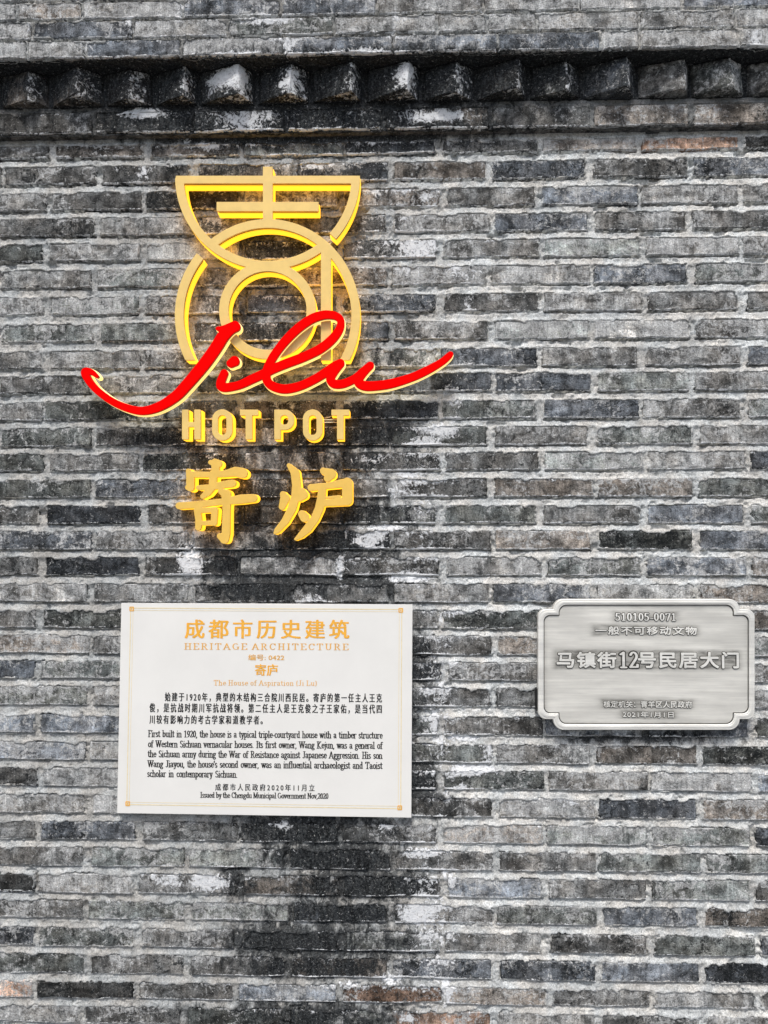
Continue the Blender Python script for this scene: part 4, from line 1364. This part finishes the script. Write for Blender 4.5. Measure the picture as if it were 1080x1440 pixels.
plq_part('back_plate', 0.0, .012, QD - .006, M_PEWTER)
plq_part('rim', 0.0, QD - .0058, QD, M_PEWTER2, .0016, 8.0)
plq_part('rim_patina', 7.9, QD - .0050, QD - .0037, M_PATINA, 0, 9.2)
plq_part('rim_bead', 3.0, QD - .001, QD + .0010, M_PEWTER2, .0008, 6.0)
# the field: a fine sheet carrying the patina left in the low places around rim and letters
fa, fb = survey(np.array([757.0, 1061.0]), np.array([1026.0, 843.0]), QD - .0042)
FX, FZ = np.meshgrid(np.linspace(fa[0], fa[1], 300), np.linspace(fb[0], fb[1], 190))
fme = grid_mesh('engraved_field', FX, np.full(FX.shape, -(QD - .0042)), FZ)
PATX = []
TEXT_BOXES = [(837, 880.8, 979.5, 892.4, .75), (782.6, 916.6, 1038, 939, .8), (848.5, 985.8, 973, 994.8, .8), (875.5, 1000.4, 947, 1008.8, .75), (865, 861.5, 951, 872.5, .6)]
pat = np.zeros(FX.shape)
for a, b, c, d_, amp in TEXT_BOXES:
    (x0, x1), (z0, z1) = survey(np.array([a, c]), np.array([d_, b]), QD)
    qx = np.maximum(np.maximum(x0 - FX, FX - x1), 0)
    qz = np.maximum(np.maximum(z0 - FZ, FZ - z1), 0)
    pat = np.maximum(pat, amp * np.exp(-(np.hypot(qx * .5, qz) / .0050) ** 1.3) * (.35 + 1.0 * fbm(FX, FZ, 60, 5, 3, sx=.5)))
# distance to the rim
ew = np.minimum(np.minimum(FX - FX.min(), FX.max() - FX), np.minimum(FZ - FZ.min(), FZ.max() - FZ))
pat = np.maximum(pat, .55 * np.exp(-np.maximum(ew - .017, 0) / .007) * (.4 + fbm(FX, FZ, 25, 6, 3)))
qx, qz = survey(909, 968, QD)
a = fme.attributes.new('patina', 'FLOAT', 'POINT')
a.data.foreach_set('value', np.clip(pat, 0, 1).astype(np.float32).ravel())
lim = plq_field(7.0)
import bmesh
bm = bmesh.new()
bm.from_mesh(fme)
kx = (lambda f: f)
px_lo, px_hi = survey(PX0 + np.arange(lim.shape[1]) * PR, 935, QD)[0], None
pz_lo = survey(909, PY0 + np.arange(lim.shape[0]) * PR, QD)[1]
dead = []
for f_ in bm.faces:
    c_ = f_.calc_center_median()
    ci = min(lim.shape[1] - 1, int(np.searchsorted(px_lo, c_.x)))
    ri = min(lim.shape[0] - 1, int(np.searchsorted(-pz_lo, -c_.z)))
    if lim[ri, ci] < 0:
        dead.append(f_)
bmesh.ops.delete(bm, geom=dead, context='FACES')
bm.to_mesh(fme)
bm.free()
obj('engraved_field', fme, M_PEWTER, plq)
# mounting bars holding it off the wall
for px in (790, 1028):
    x, z = map(float, survey(px, 934, 0))
    obj('mounting_bar', box_mesh('mounting_bar', x - .012, x + .012, -.0119, .006, z - .15, z + .15), M_BRACKET, plq)
x, z = map(float, survey(755.3, 984, .02))
obj('mounting_clip', box_mesh('mounting_clip', x - .003, x + .006, -.022, .006, z - .03, z + .03), M_BRACKET, plq)


def raised(body, pb, thick=.0016, bold=.0011, spacing=1.0, halo=.0024):
    d = QD - .0041
    ax, az0 = map(float, survey(pb[0], pb[3], d))
    bx, az1 = map(float, survey(pb[2], pb[1], d))
    me = fit(text_mesh(body, 0, spacing, .02), ax + bold / 2, bx - bold / 2, az0 + bold / 2, az1 - bold / 2, d, thick)
    ring = [(0, 0)] + [(bold / 2 * math.cos(q * math.pi / 4), bold / 2 * math.sin(q * math.pi / 4)) for q in range(8)]
    obj('lettering', multi(me, ring, 'lettering'), M_PEWTER2, plq)
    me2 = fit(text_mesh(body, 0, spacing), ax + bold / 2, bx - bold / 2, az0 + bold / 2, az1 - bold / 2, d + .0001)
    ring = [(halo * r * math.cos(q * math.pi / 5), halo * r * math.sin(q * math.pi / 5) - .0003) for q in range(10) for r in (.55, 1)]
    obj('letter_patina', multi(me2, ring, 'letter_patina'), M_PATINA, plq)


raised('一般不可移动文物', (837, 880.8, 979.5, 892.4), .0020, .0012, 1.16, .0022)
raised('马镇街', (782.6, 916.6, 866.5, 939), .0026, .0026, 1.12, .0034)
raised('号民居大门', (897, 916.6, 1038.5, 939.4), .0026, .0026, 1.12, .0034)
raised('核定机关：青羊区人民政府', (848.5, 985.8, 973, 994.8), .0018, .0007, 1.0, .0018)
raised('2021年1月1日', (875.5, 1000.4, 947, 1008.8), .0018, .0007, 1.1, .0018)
for body, a, b, y, cap in (('510105-0071', 865, 951, 872.4, .0205), ('12', 870, 898, 938.4, .0430)):
    d = QD - .0042
    x0, z0 = map(float, survey(a, y, d))
    x1, _ = map(float, survey(b, y, d))
    serif_line(body, x0, x1, z0, cap, d + .0026, plq, M_PEWTER2, .075, .045, .04, solid=.0024)
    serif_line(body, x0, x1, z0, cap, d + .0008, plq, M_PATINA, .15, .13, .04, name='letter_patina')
print('bricks', n_br, 'tris', sum(len(o.data.loop_triangles) if False else len(o.data.polygons) for o in bpy.data.objects if o.type == 'MESH'))
